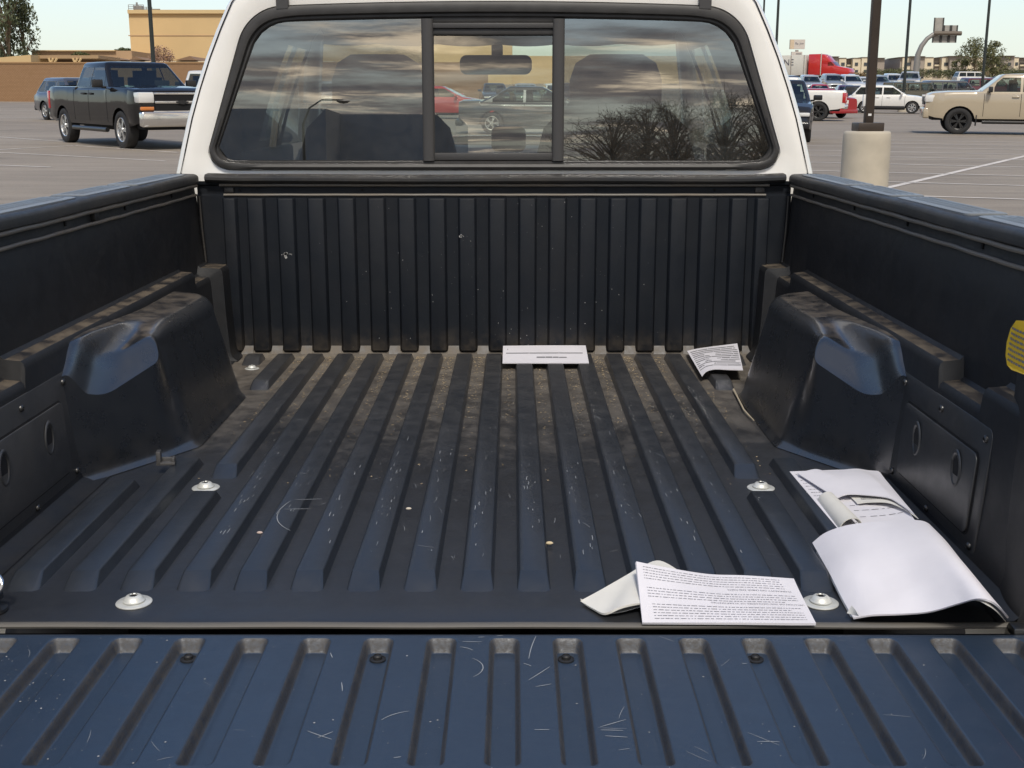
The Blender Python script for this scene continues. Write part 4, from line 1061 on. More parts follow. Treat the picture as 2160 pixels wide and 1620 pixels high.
# loose bits
mb = MB(); mb.box((0, 0, .004), (.030, .016, .005)); mb.box((-.011, 0, .014), (.007, .016, .022)); mb.box((.012, 0, .009), (.005, .014, .010)); mb.box((0.0, .007, .008), (.03, .003, .008))
p = bed(349, 985, .0115)
tag(mb.build("plastic_clip", liner_mat("clip_plastic", rough=.4, base=(.05, .05, .053), grey=.3), None, bevel=.001, off=W(p), smooth=30), "small black plastic clip lying loose below the left wheel housing", "clip").rotation_euler = (0, 0, R(8))
tw = [bed(1545, 824, .003), bed(1556, 846, .003), bed(1567, 868, .004), bed(1578, 880, .003), bed(1588, 890, .003)]
mb = MB(); mb.tube([W(p) - W(tw[0]) for p in tw], [.0022, .002, .0018, .0016, .001], 6)
tag(mb.build("dry_twig", mat("dry_straw", (.42, .36, .26), .9), None, off=W(tw[0]), smooth=60), "thin pale twig lying along the foot of the right wheel housing", "twig")
for (px, py, r, lbl, c) in ((860, 1077, .0034, "small pale pebble on a left centre rib of the floor", (.55, .5, .42)), (546, 1128, .0034, "small pinkish pebble on the left floor beside curved scratches", (.5, .4, .36)), (1157, 1150, .0042, "pale seed husk in a floor groove right of centre", (.6, .5, .33))):
    p = bed(px, py, .013 if px != 1157 else .003)
    mb = MB(); mb.lathe([(0, -r * .7), (r * .7, -r * .5), (r, 0), (r * .7, r * .55), (0, r * .75)], (0, 0, 0), Matrix.Diagonal((1.3, .8, .8)), 9)
    tag(mb.build("pebble", mat("pebble_%d" % px, c, .9), None, off=W(p), smooth=60), lbl, "pebble")
rd = random.Random(5)
mb = MB(); fl = MB()
for i in range(3600):
    k = rd.choice(range(-7, 7)); x = (k + .5) * PIT + rd.gauss(0, .0075); t = rd.random() ** 2.2
    y = 2.80 - t * (0.62 if rd.random() < .8 else 1.0)
    if abs(x - (k + .5) * PIT) > .0125 and y < 2.785: continue
    if rd.random() < .25: x = rd.uniform(-.58, .58); y = rd.uniform(2.785, 2.806)
    if x > .40 and y > 2.5: continue
    r = rd.choice((.0005, .0006, .0008, .0013)); h = r * .8; q = rd.uniform(0, 6.28); st = rd.uniform(1, 2.6)
    c, s2 = math.cos(q), math.sin(q)
    P = [(x + r * st * c, y + r * st * s2, ZF + .0012), (x - r * s2, y + r * c, ZF + .0012), (x - r * st * c, y - r * st * s2, ZF + .0012), (x + r * s2, y - r * c, ZF + .0012), (x, y, ZF + .0012 + h)]
    mb.add(P, [(0, 1, 4), (1, 2, 4), (2, 3, 4), (3, 0, 4)])
tag(mb.build("seed_litter", mat("dry_litter", (.33, .26, .165), .95, var=.5, vscale=300), None, smooth=0), "tan seeds and grit gathered in the floor grooves near the bulkhead", "litter", kind="stuff")

# ------------------------------------------------------------------ vehicles
def paint(name, col, metal=0.0, rough=0.28, coat=0.8): return mat(name, col, rough, metal=metal, coat=coat)
SPEC = {
 "pickup": dict(L=5.85, W=1.02, sill=.50, belt=1.33, roof=1.93, r=.42, xf=1.86, xr=-1.78, hood=[(1.1, 1.37), (2.2, 1.35), (2.70, 1.31), (2.85, 1.25), (2.91, 1.08), (2.925, .90)], rear=1.36, bed=(-2.82, -1.02), gh=(-.98, -.82, .62, 1.30), wt=.76, wins=[(.03, .42), (.46, .86)], nose=.62),
 "suv": dict(L=4.66, W=.93, sill=.34, belt=1.08, roof=1.66, r=.36, xf=1.40, xr=-1.33, hood=[(.9, 1.10), (1.7, 1.02), (2.1, .93), (2.27, .78), (2.33, .60)], rear=1.05, bed=None, gh=(-2.18, -1.70, .20, 1.12), wt=.66, wins=[(.03, .22), (.25, .55), (.58, .92)], nose=.45),
 "bigsuv": dict(L=5.3, W=1.0, sill=.42, belt=1.22, roof=1.90, r=.40, xf=1.60, xr=-1.42, hood=[(1.2, 1.22), (2.1, 1.15), (2.5, 1.05), (2.62, .85), (2.65, .7)], rear=1.2, bed=None, gh=(-2.56, -2.30, .55, 1.25), wt=.76, wins=[(.02, .28), (.31, .60), (.63, .93)], nose=.5),
 "sedan": dict(L=4.85, W=.92, sill=.28, belt=.94, roof=1.44, r=.33, xf=1.42, xr=-1.40, hood=[(1.0, .96), (1.8, .84), (2.2, .74), (2.38, .60), (2.425, .46)], rear=1.0, bed=None, gh=(-1.85, -.95, .20, 1.15), wt=.60, wins=[(.10, .46), (.49, .90)], nose=.32),
 "jeep": dict(L=4.7, W=.94, sill=.5, belt=1.22, roof=1.86, r=.40, xf=1.50, xr=-1.46, hood=[(1.0, 1.24), (2.0, 1.18), (2.28, 1.12), (2.34, .8), (2.35, .7)], rear=1.2, bed=None, gh=(-2.30, -2.25, .70, 1.0), wt=.82, wins=[(.02, .28), (.32, .62), (.66, .96)], nose=.55),
}
def vehicle(name, kind, loc, head, pm, label, cat, group=None, rim=ALLOY, spokes=6, detail=2, chrome=False, mirrors=True, glass=None, plate=None, grille=BLACKP, dark_low=False, key=None):
    """A car standing on the ground at loc, facing the compass direction head (radians from +X)."""
    S = SPEC[kind]; L, Wd, belt, roof, r = S["L"], S["W"], S["belt"], S["roof"], S["r"]; xf, xr = S["xf"], S["xr"]; ar = r * 1.17
    glass = glass or GLASSD
    z0 = gz(loc[0], loc[1])
    root = empty(name, (loc[0], loc[1], z0))
    fx = Vector((math.cos(head), math.sin(head), 0)); e = 1.0
    up = Vector((-(gz(loc[0] + e, loc[1]) - gz(loc[0] - e, loc[1])) / 2, -(gz(loc[0], loc[1] + e) - gz(loc[0], loc[1] - e)) / 2, 1)).normalized()
    fx = (fx - up * fx.dot(up)).normalized(); lf = up.cross(fx)
    root.rotation_euler = Matrix((fx, lf, up)).transposed().to_euler()
    tag(root, label, cat, group)
    def zlow(x):
        for xa in (xf, xr):
            d = abs(x - xa)
            if d < ar: return r + math.sqrt(ar * ar - d * d) * 0.985
        return S["sill"] + 0.10 * sstep(L / 2 - .5, L / 2, abs(x))
    def ztop(x):
        if x > S["gh"][3] - .25: return interp(S["hood"], x)
        t = S["rear"] if x < S["gh"][0] + .1 else belt
        return t - (0.05 * sstep(-L / 2 + .12, -L / 2, x))
    def wid(x):
        tp_ = (.07, .45) if kind in ("pickup", "jeep") else (.11, .75)
        return Wd * (1 - tp_[0] * sstep(L / 2 - tp_[1], L / 2, x) ** 1.3 - 0.07 * sstep(-L / 2 + .6, -L / 2, x))
    Y = [(0.0, .95), (.12, .975), (.30, .992), (.52, 1.0), (.72, .992), (.86, .972), (.95, .945)]
    if kind == "pickup": Y = [(0.0, .975), (.12, .988), (.30, .996), (.52, 1.0), (.72, 1.0), (.86, .994), (.95, .972)]
    def ys(x, z):
        t = (z - S["sill"]) / max(.1, belt - S["sill"]); return wid(x) * interp(Y, t)
    xsn = set([-L / 2, -L / 2 + .03, -L / 2 + .12, -L / 2 + .3, L / 2 - .3, L / 2 - .12, L / 2 - .05, L / 2])
    for xa in (xf, xr):
        for a in range(0, 181, 15): xsn.add(round(xa + ar * math.cos(R(a)) * .9999, 4))
        xsn.add(xa + ar + .004); xsn.add(xa - ar - .004)
    for q in S["hood"]: xsn.add(q[0])
    if S["bed"]: xsn |= {S["bed"][0] - .004, S["bed"][0] + .004, S["bed"][1] - .004, S["bed"][1] + .004}
    xsn |= {-.6, 0.0, .5, .9, S["gh"][3] - .26, S["gh"][3] - .24, S["gh"][0] + .09, S["gh"][0] + .11}
    xsn = sorted(x for x in xsn if -L / 2 <= x <= L / 2)
    rows = []
    for x in xsn:
        a, b2 = zlow(x), ztop(x); half = []
        for (t, _k) in Y[:-1]:
            z = lerp(a, b2 - .05, t / .86 if t < .86 else 1); half.append((x, ys(x, z), z))
        w_ = ys(x, b2) * .965
        half.append((x, w_, b2 - .012)); half.append((x, w_ * .955, b2))
        inb = S["bed"] and S["bed"][0] < x < S["bed"][1]
        if inb: half += [(x, w_ * .90, b2), (x, w_ * .89, .82), (x, 0, .82)]
        else: half += [(x, w_ * .80, b2 + .012), (x, w_ * .5, b2 + .03), (x, 0, b2 + .035)]
        rows.append(half + [(p[0], -p[1], p[2]) for p in half[-2::-1]])
    mb = MB(); mb.rows(rows)
    nn = len(rows[0])
    for rr in (rows[0], rows[-1]): mb.add(rr, [tuple(range(nn))])
    mb.build("body", pm, root, smooth=32, merge=.0005)
    # greenhouse
    g0, g1, g2, g3 = S["gh"]; wt = S["wt"]; wb = ys(0, belt) * .955
    def gsec(t):
        z = lerp(belt - .01, roof - .05, t); xa = lerp(g0, g1, t ** .9); xb = lerp(g3, g2, t ** .92); hw = lerp(wb, wt, t ** 1.15)
        return z, xa, xb, hw
    rows = []
    def loop_(xa, xb, hw, z, crown=0.0):
        pts = []; rc = .10
        for (cx, cy, q0) in ((xb - rc, hw - rc, 0), (xa + rc, hw - rc, 90), (xa + rc, -hw + rc, 180), (xb - rc, -hw + rc, 270)):
            for i in range(5):
                q = R(q0 + 90 * i / 4); pts.append((cx + rc * math.cos(q) * (1.0), cy + rc * math.sin(q), z))
        return pts
    lv = (0, .07, .30, .58, .86, .93, 1.0)
    for t in lv:
        z, xa, xb, hw = gsec(t); rows.append(loop_(xa, xb, hw, z))
    z, xa, xb, hw = gsec(1.0)
    rows.append(loop_(xa + .05, xb - .06, hw - .05, roof - .015)); rows.append(loop_(xa + .22, xb - .3, hw * .7, roof)); rows.append(loop_(lerp(xa, xb, .35), lerp(xa, xb, .62), hw * .35, roof + .008))
    mb = MB(); mb.v = [p for r_ in rows for p in r_]
    for a in range(len(rows) - 1):
        for b2 in range(20):
            if 1 <= a <= 3 and b2 in (4, 9, 14, 19): continue      # window openings
            c = (b2 + 1) % 20; mb.f.append((a * 20 + b2, (a + 1) * 20 + b2, (a + 1) * 20 + c, a * 20 + c))
    mb.add(rows[-1], [tuple(range(20))])
    for s in (-1, 1):                                               # pillars between the side windows
        cuts = [0.0] + [f for pr in S["wins"] for f in pr] + [1.0]
        for f0, f1 in zip(cuts[::2], cuts[1::2]):
            if f1 - f0 < .005: continue
            q = []
            for t in (.07, .30, .58, .86):
                z, xa, xb, hw = gsec(t); _, xa0, xb0, _ = gsec(.07); lo, hi = xa + .098, xb - .098
                x0, x1 = (lo if f0 == 0 else lerp(xa0 + .12, xb0 - .11, f0)), (hi if f1 == 1 else lerp(xa0 + .12, xb0 - .11, f1))
                q.append([(min(max(x0, lo), hi), s * hw, z), (min(max(x1, lo), hi), s * hw, z)])
            mb.rows(q)
    mb.build("cabin", pm, root, smooth=40)
    mb = MB(); mb.box(((g0 + g3) / 2, 0, belt + .042), (g3 - g0 - .30, wb * 1.8, .02))
    seats = [lerp(g0, g3, .52)] + ([lerp(g0, g3, .20)] if not S["bed"] or kind == "pickup" else [])
    for xq in seats:
        for s in (-.5, .5):
            mb.box((xq, s * wb, belt + .14), (.14, wb * .55, .22)); mb.box((xq, s * wb, belt + .33), (.10, .26, .16))
    mb.box((lerp(g0, g3, .80), wb * .5, belt + .10), (.05, .36, .16))
    mb.build("seats", CABIN, root, bevel=.03)
    ew = .004
    for s in (-1, 1):
        for (f0, f1) in S["wins"]:
            q = []
            for t in (.07, .30, .58, .86):
                z, xa, xb, hw = gsec(t)
                z_, xa0, xb0, _ = gsec(.07)
                lo, hi = xa + .098, xb - .098
                x0 = max(lerp(xa0 + .12, xb0 - .11, f0), lo); x1 = min(lerp(xa0 + .12, xb0 - .11, f1), hi)
                q.append([(x0, s * (hw + ew), z), (max(x1, x0), s * (hw + ew), z)])
            mb = MB(); mb.rows(q); mb.build("side_window", glass, root, smooth=60)
    for (front, nm) in ((True, "windshield"), (False, "rear_window")):
        q = []
        for t in (.05, .35, .65, .885):
            z, xa, xb, hw = gsec(t); x = xb + ew if front else xa - ew; h = hw - .085
            q.append([(x - (.0 if abs(k) < 2 else .004) , h * k / 2, z) for k in (-2, -1, 0, 1, 2)])
        mb = MB(); mb.rows(q); mb.build(nm, glass, root, smooth=60)
    mb = MB(); mb.box((0, 0, lerp(S["sill"], r * 2, .45)), (L - .5, Wd * 1.55, r * 1.0)); mb.box((0, 0, S["sill"] - .06), (xf - xr - 2.3 * r, Wd * 1.3, .12)); mb.build("underbody", UNDER, root)
    for x in (xf, xr):
        for s in (-1, 1):
            put_wheel(root, (x, s * (Wd * .985 - .13), r), s, r, .27 if kind in ("pickup", "jeep") else .22, spokes, rim, (kind, spokes))
            if dark_low:
                mb = MB(); mb.rows([[(x + q * math.cos(R(a)), s * (ys(x, r) * (1.004)), r + q * math.sin(R(a))) for q in (ar - .005, ar + .05)] for a in range(-5, 186, 10)]); mb.build("arch_trim", BLACKP, root, smooth=60)
    if dark_low:
        for s in (-1, 1):
            mb = MB(); mb.box(((xf + xr) / 2, s * Wd * .955, S["sill"] + .03), (xf - xr - 2 * ar, .05, .16)); mb.build("sill_trim", BLACKP, root, bevel=.01)
    # lights, bumpers, grille
    nz_ = S["nose"]; zh = interp(S["hood"], L / 2 - .16)
    bm_ = CHROME if chrome else (pm if not dark_low else BLACKP)
    for s in (-1, 1):
        mb = MB(); w_ = wid(L / 2 - .1)
        big = kind in ("pickup", "bigsuv", "jeep")
        mb.box((L / 2 - .13, s * w_ * (.845 if big else .80), zh - (.15 if big else .12)), (.30, w_ * .37, .23 if big else .10)); mb.build("headlight", LAMPW, root, bevel=.025, seg=2)
        mb = MB(); xq = -L / 2 + .05; w_ = wid(xq); zt = ztop(xq)
        if S["bed"]: mb.box((xq, s * (w_ * .935), zt - .30), (.16, .16, .44))
        else: mb.box((xq + .08, s * w_ * .80, zt - .16), (.24, w_ * .32, .16))
        mb.build("tail_light", LAMPR, root, bevel=.02)
        if mirrors:
            z, xa, xb, hw = gsec(.12); mb = MB(); mb.box((xb - .22, s * (wb + .19), belt + .10), (.12, .24, .18 if kind == "pickup" else .14)); mb.box((xb - .20, s * (wb + .05), belt + .02), (.06, .12, .05)); mb.build("door_mirror", BLACKP if kind in ("pickup", "jeep") else pm, root, bevel=.03, seg=2)
    if detail >= 1:
        w_ = wid(L / 2)
        mb = MB(); mb.box((L / 2 - .01, 0, zh - .22), (.06, w_ * 1.15, .26 if kind != "sedan" else .12)); mb.build("front_grille", grille, root, bevel=.015)
        mb = MB(); mb.box((L / 2 - .04, 0, nz_ + (.02 if kind != "pickup" else .05)), (.20, w_ * 2.02, .34 if kind in ("pickup",) else .18)); mb.build("front_bumper", bm_, root, bevel=.05, seg=3)
        mb = MB(); mb.box((-L / 2 - .0, 0, nz_ + .02), (.22, wid(-L / 2) * 1.96, .20)); mb.build("rear_bumper", CHROME if S["bed"] else bm_, root, bevel=.04, seg=2)
        if plate:
            mb = MB(); mb.box((-L / 2 - .015 - (.0 if S["bed"] else .1), 0, plate), (.02, .32, .17)); mb.build("number_plate", WHITEP, root)
    if detail >= 2:
        for s in (-1, 1):
            gx = [lerp(g0 + .12, g3 - .11, f) for pr in S["wins"] for f in pr]
            seams = [lerp(gsec(.07)[1] + .12, gsec(.07)[2] - .11, (a[1] + c[0]) / 2) for a, c in zip(S["wins"], S["wins"][1:])][-1:] + [g3 - .16]
            if kind == "pickup": seams.append(g0 + .04)
            for xs_ in seams:
                mb = MB(); mb.rows([[(xs_ + dx, s * (ys(xs_, z) + .003), z) for dx in (-.007, .007)] for z in [lerp(max(S["sill"] + .08, zlow(xs_)), belt - .03, i / 8) for i in range(9)]]); mb.build("door_seam", DARKV, root, smooth=0)
            for xs_ in ([seams[0] - .28 + (0 if kind != "pickup" else .0), seams[1] - .95] if len(seams) > 1 else []):
                mb = MB(); z = belt - .13; mb.box((xs_, s * (ys(xs_, z) + .02), z), (.22, .04, .045)); mb.build("door_handle", pm if not chrome else BLACKP, root, bevel=.015)
            if kind == "pickup":
                mb = MB(); mb.tube([(-1.0, s * (Wd + .02), .40), (1.15, s * (Wd + .02), .40)], .055, 8); mb.build("running_board", BLACKP if not chrome else mat("step_tube", (.05, .05, .052), .3, metal=.6), root, smooth=60)
    return root
# -- nearer vehicles on the left
PB = mat("paint_black", (.006, .006, .007), .08, spec=.45)
h = Vector((.655, -.755)); rgt = Vector((h.y, -h.x))
def place(front_px, rear_px, kind, side):
    """centre and heading from where the near-side front and rear tyres touch the ground; side = +1 when the vehicle's left is seen"""
    a, c = gp(*front_px), gp(*rear_px); d = (a - c); d.z = 0; d.normalize(); S = SPEC[kind]
    left = Vector((-d.y, d.x, 0)); mid = (a + c) / 2 - left * side * (S["W"] - .13) - d * ((S["xf"] + S["xr"]) / 2)
    return (mid.x, mid.y), math.atan2(d.y, d.x)
def by_wheel(px, py, kind, axle, side, head):
    """vehicle centre from one near-side tyre's contact point (axle 'xf' or 'xr'; side +1 when its left flank is seen)"""
    a = gp(px, py); d = Vector((math.cos(head), math.sin(head), 0)); left = Vector((-d.y, d.x, 0)); S = SPEC[kind]
    m_ = a - d * S[axle] - left * side * (S["W"] - .13); return (m_.x, m_.y)
hd = math.atan2(-.772, .635); p = by_wheel(266, 313.5, "pickup", "xf", -1, hd)
blk = vehicle("pickup_truck", "pickup", p, hd, PB, "glossy black crew cab pickup with chrome bumper parked left beyond the bed rail", "pickup truck", chrome=True, spokes=5)
# extra front end of the black pickup: chrome grille bars, amber lamps, air dam, emblem
L2 = SPEC["pickup"]["L"] / 2
for z, hh in ((1.22, .05), (1.035, .06), (.83, .05)):
    mb = MB(); mb.box((L2 + .015, 0, z), (.05, 1.26 if z > .9 else 1.35, hh)); mb.build("grille_bar", CHROME, blk, bevel=.012)
mb = MB(); mb.box((L2 - .0, 0, 1.13), (.05, 1.24, .13)); mb.box((L2 - .0, 0, .93), (.05, 1.24, .14)); mb.build("grille_mesh", DARKV, blk)
for s in (-1, 1):
    mb = MB(); mb.box((L2 - .09, s * .80, .90), (.22, .30, .08)); mb.build("turn_signal", LAMPO, blk, bevel=.015)
mb = MB(); mb.prism([(-.14, -.015), (-.05, -.03), (-.04, -.045), (.04, -.045), (.05, -.03), (.14, -.015), (.15, .015), (.05, .03), (.04, .045), (-.04, .045), (-.05, .03), (-.15, .015)], lambda q: (L2 + .04, q[0], 1.035 + q[1]), lambda q: (L2 + .055, q[0], 1.035 + q[1])); mb.build("emblem", BLACKP, blk)
PCH = paint("paint_charcoal", (.10, .10, .115), metal=.5)
hd = R(-46); vehicle("parked_crossover", "suv", by_wheel(98, 253, "suv", "xr", -1, hd), hd, paint("paint_charcoal", (.10, .10, .115), metal=.5), "charcoal grey crossover parked behind the black pickup by the block wall", "car", spokes=5, dark_low=True)
d0 = at(440, 175, 46); vehicle("pickup_truck", "pickup", (d0.x, d0.y), R(-75), paint("paint_white_a", (.70, .70, .68)), "white pickup partly hidden between black pickup and white cab", "pickup truck", detail=1)
# -- right-hand side
PBG = paint("paint_sand", (.43, .365, .265), rough=.3)
hd = R(165); p = by_wheel(2016, 283, "pickup", "xf", 1, hd)
bg = vehicle("pickup_truck", "pickup", p, hd, PBG, "sand beige pickup with black wheels at the right edge of the picture", "pickup truck", rim=BLKRIM, spokes=6)
for sx in (1.35,):
    mb = MB(); mb.box((sx - .02, .92, .45), (.03, .22, .34)); mb.build("mud_flap", BLACKP, bg)
PW = paint("paint_white_b", (.74, .73, .70))
hd = R(-20); p = by_wheel(1920, 240, "suv", "xf", -1, hd)
vehicle("parked_crossover", "suv", p, hd, PW, "white crossover with black lower trim between lamp pole and beige pickup", "car", dark_low=True, spokes=7)
d0 = at(1640, 250, 34.6); vehicle("parked_crossover", "suv", (d0.x, d0.y), R(-103), mat("paint_graphite", (.02, .02, .022), .12, spec=.4), "dark grey crossover half hidden behind the white cab corner", "car", spokes=5)
hd = R(163); wp_ = by_wheel(1722, 255.5, "pickup", "xr", 1, hd); vehicle("pickup_truck", "pickup", wp_, hd, PW, "white pickup seen from its rear quarter with a pale tailgate", "pickup truck", plate=.98, detail=1, rim=BLKRIM)
d0 = gp(1768, 250); vehicle("parked_sedan", "sedan", (d0.x - .9, d0.y + 2.3), R(118), paint("paint_red", (.33, .012, .018)), "red sedan beyond the white pickup, tail towards the camera", "car", plate=.80, detail=1)
d0 = gp(1797, 236); vehicle("parked_hatchback", "suv", (d0.x + .6, d0.y + 2.0), R(75), paint("paint_navy", (.03, .04, .065), metal=.3), "dark blue grey hatchback just left of the lamp pole", "car", detail=1)
d0 = at(1930, 200, 88); vehicle("offroad_wagon", "jeep", (d0.x, d0.y), R(12), paint("paint_olive", (.085, .078, .055), metal=.2, rough=.4), "boxy dark olive off-road wagon behind the white crossover", "car", detail=1)
d0 = at(2010, 200, 92); vehicle("parked_wagon", "bigsuv", (d0.x, d0.y), R(6), paint("paint_slate", (.10, .10, .105), metal=.3), "slate grey large wagon behind the beige pickup's bonnet", "car", detail=1)
d0 = at(2085, 200, 101); vehicle("parked_wagon", "bigsuv", (d0.x, d0.y), R(6), paint("paint_maroon", (.10, .02, .03)), "maroon wagon above the beige pickup's windshield pillar", "car", detail=1)
far = [(1675, 185, 92, "sedan", "paint_blue", (.03, .06, .14), -95, "blue sedan nose to camera right of the white cab"),
       (1725, 188, 97, "sedan", "paint_red", None, -100, "red sedan with a blue tinted windshield before the red tractor truck"),
       (1783, 187, 95, "sedan", "paint_plum", (.13, .05, .11), -98, "plum sedan nose to camera left of the lamp pole"),
       (1706, 178, 112, "suv", "paint_silver", (.42, .42, .43), -95, "silver wagon below the front wheel of the red tractor truck"),
       (1792, 176, 114, "suv", "paint_white_c", (.68, .68, .66), -92, "white wagon behind the plum sedan left of the lamp pole"),
       (1852, 186, 96, "sedan", "paint_silver", None, -94, "silver sedan just right of the lamp pole"),
       (1850, 177, 113, "suv", "paint_steel", (.30, .32, .34), -93, "steel grey wagon behind the silver sedan right of the pole"),
       (1915, 178, 116, "pickup", "paint_silver", None, -110, "silver pickup behind the olive off-road wagon"),
       (1665, 176, 110, "suv", "paint_navy", None, -92, "navy wagon below the white trailer"),
       (1752, 178, 116, "suv", "paint_steel", None, -94, "steel grey wagon below the nose of the red tractor truck"),
       (1818, 178, 115, "sedan", "paint_white_c", None, -94, "white sedan glimpsed directly behind the lamp pole"),
       (1882, 178, 118, "suv", "paint_white_c", None, -96, "white wagon just left of the silver pickup in the far row")]
for (px, py, Y, kind, pn, col, hd, lb) in far:
    d0 = at(px, py, Y); pm = MATS.get(pn) or paint(pn, col, metal=.35)
    vehicle("parked_car" if kind != "pickup" else "pickup_truck", kind, (d0.x, d0.y), R(hd), pm, lb, "car" if kind != "pickup" else "pickup truck", "cars parked in the far rows", detail=1)
d0 = at(2051, 172, 164); vehicle("passing_wagon", "bigsuv", (d0.x, d0.y), R(2), paint("paint_pearl", (.66, .65, .62)), "white wagon driving along the freeway barrier", "car", detail=1)
d0 = at(2112, 172, 168); vehicle("passing_car", "sedan", (d0.x, d0.y), R(2), MATS["paint_pearl"], "white sedan ahead of the white wagon on the freeway", "car", detail=1)
# vehicles seen through the cab glass
d0 = gp(1108, 284); vehicle("parked_sedan", "sedan", (d0.x + .4, d0.y + .85), R(-4), paint("paint_gunmetal", (.06, .065, .07), metal=.5), "gunmetal sedan seen through the middle pane of the cab", "car", spokes=5)
d0 = gp(965, 251); vehicle("parked_coupe", "sedan", (d0.x - .8, d0.y + .85), R(-6), paint("paint_scarlet", (.42, .02, .02)), "scarlet coupe seen through the cab left of the gunmetal sedan", "car", detail=1)
d0 = at(868, 215, 60); vehicle("parked_van", "bigsuv", (d0.x, d0.y), R(-80), MATS["paint_white_a"], "white van seen through the left pane beside the driver seat", "van", detail=1)
for i, (px, Y, hd, pn, lb) in enumerate(((700, 70, -80, "paint_silver", "silver car glimpsed through the cab left of the driver headrest"), (1040, 82, -85, "paint_navy", "navy car in the row behind the gunmetal sedan"), (1105, 84, -85, "paint_silver", "silver car in the row behind the gunmetal sedan"), (1170, 82, -85, "paint_white_a", "white car in the row behind the gunmetal sedan"), (1215, 70, -60, "paint_graphite", "dark car just right of the gunmetal sedan in the cab glass"), (1290, 84, -85, "paint_white_a", "white car seen through the right pane of the cab"))):
    d0 = at(px, 215, Y); vehicle("parked_car", "suv", (d0.x, d0.y), R(hd), MATS[pn], lb, "car", "cars seen through the cab windows", detail=0)

# -- tractor truck and trailer
RED = paint("paint_truck_red", (.55, .02, .02))
c0 = at(1702, 170, 178); tz = gz(c0.x, c0.y) + .25
RY = R(-36); ru = Vector((math.cos(RY), math.sin(RY)))
tr = empty("box_trailer", (c0.x - 6.8 * ru.x, c0.y - 6.8 * ru.y, tz), RY); tag(tr, "white box trailer behind the red tractor truck, dark letters on its side", "trailer")
mb = MB(); mb.box((0, 0, 2.55), (13.6, 2.6, 2.85)); mb.build("cargo_box", mat("trailer_white", (.62, .61, .56), .45, var=.06), tr, bevel=.04)
for x in (-6.5, 4.6, 6.6):
    mb = MB(); mb.box((x, -1.32, 2.55), (.12, .05, 2.8)); mb.build("corner_rail", ALLOY, tr)
mb = MB(); mb.box((0, 0, 1.05), (13.2, 1.2, .2)); mb.box((4.0, 0, .55), (.15, 1.6, .9)); mb.build("trailer_frame", UNDER, tr)
vs, fs = text_geo("INE", 1.25); mb = MB(); mxt = max(v[0] for v in vs); mb.add([(x - mxt + 5.0, -1.335, y + 2.55) for x, y, z in vs], fs); mb.build("lettering", mat("sign_ink", (.09, .09, .12), .7), tr, smooth=0)
for x in (-5.2, -3.9):
    for s in (-1, 1): put_wheel(tr, (x, s * 1.05, .52), s, .52, .35, 8, ALLOY, "big")
tk = empty("tractor_truck", (c0.x + 3.3 * ru.x, c0.y + 3.3 * ru.y, tz), RY); tag(tk, "bright red tractor truck with sleeper cab on the freeway", "truck")
mb = MB(); mb.box((-1.9, 0, 2.6), (2.0, 2.4, 2.9)); mb.prism([(-2.9, 3.9), (-.5, 3.9), (.35, 3.0), (.35, 2.6), (-2.9, 2.6)], lambda q: (q[0], -1.1, q[1]), lambda q: (q[0], 1.1, q[1])); mb.build("sleeper_cab", RED, tk, bevel=.08)
mb = MB(); mb.prism([(-.95, 1.1), (1.0, 1.1), (3.1, 1.0), (3.25, 1.5), (3.0, 2.0), (1.1, 2.35), (.45, 3.0), (-.95, 3.05)], lambda q: (q[0], -1.08, q[1]), lambda q: (q[0], 1.08, q[1])); mb.build("front_cab", RED, tk, bevel=.10, seg=3)
mb = MB(); mb.prism([(.98, 2.42), (.5, 2.93), (-.0, 2.95), (-.0, 2.4)], lambda q: (q[0], -1.10, q[1]), lambda q: (q[0], 1.10, q[1])); mb.build("side_window", GLASSD, tk)
mb = MB(); mb.add([(1.10, -.95, 2.42), (1.10, .95, 2.42), (.56, .95, 2.98), (.56, -.95, 2.98)], [(0, 1, 2, 3)]); mb.build("windshield", GLASSD, tk, smooth=0)
mb = MB(); mb.box((3.18, 0, 1.05), (.2, 2.3, .4)); mb.build("front_bumper", CHROME, tk, bevel=.06)
mb = MB(); mb.box((-.5, 0, .85), (6.6, 1.1, .35)); mb.build("chassis", UNDER, tk)
mb = MB(); mb.tube([(-1.0, -1.18, 1.0), (-1.0, -1.18, 4.1)], .09, 8); mb.build("exhaust_stack", CHROME, tk, smooth=60)
for x in (2.1, -2.6, -3.8):
    for s in (-1, 1): put_wheel(tk, (x, s * 1.02, .52), s, .52, .35, 8, ALLOY, "big")

# ------------------------------------------------------------------ street furniture
STEELP = mat("pole_bronze", (.055, .042, .034), .45, metal=.3, var=.15, vscale=3)
POLED = mat("pole_dark", (.020, .026, .024), .5)
CONC = mat("concrete_base", (.46, .415, .335), .85, var=.08, vscale=4, bump=.3, bscale=80)
pb = Vector((731 / 2500 * 17.0 + .045, 17.0, 0)); pb.z = gz(pb.x, pb.y)
pole = empty("lamp_post", pb); tag(pole, "brown square lamp post on a round concrete base right of the cab", "lamp post")
mb = MB(); mb.lathe([(.36, -.3), (.332, .02), (.328, .70), (.322, .80), (.312, .832), (.29, .842), (0, .842)], n=48); mb.build("concrete_base", CONC, pole, smooth=50)
mb = MB(); mb.box((0, 0, .90), (.36, .36, .115)); mb.build("base_cover", STEELP, pole, bevel=.012)
mb = MB(); mb.box((.004, 0, 5.2), (.118, .118, 8.6)); mb.build("shaft", STEELP, pole, bevel=.012)
mb = MB(); mb.box((0, -.062, 1.065), (.045, .004, .03)); mb.build("sticker", WHITEP, pole)
mb = MB(); mb.box((-.075, .0, 1.26), (.035, .05, .16)); mb.build("junction_box", WHITEP, pole, bevel=.006)
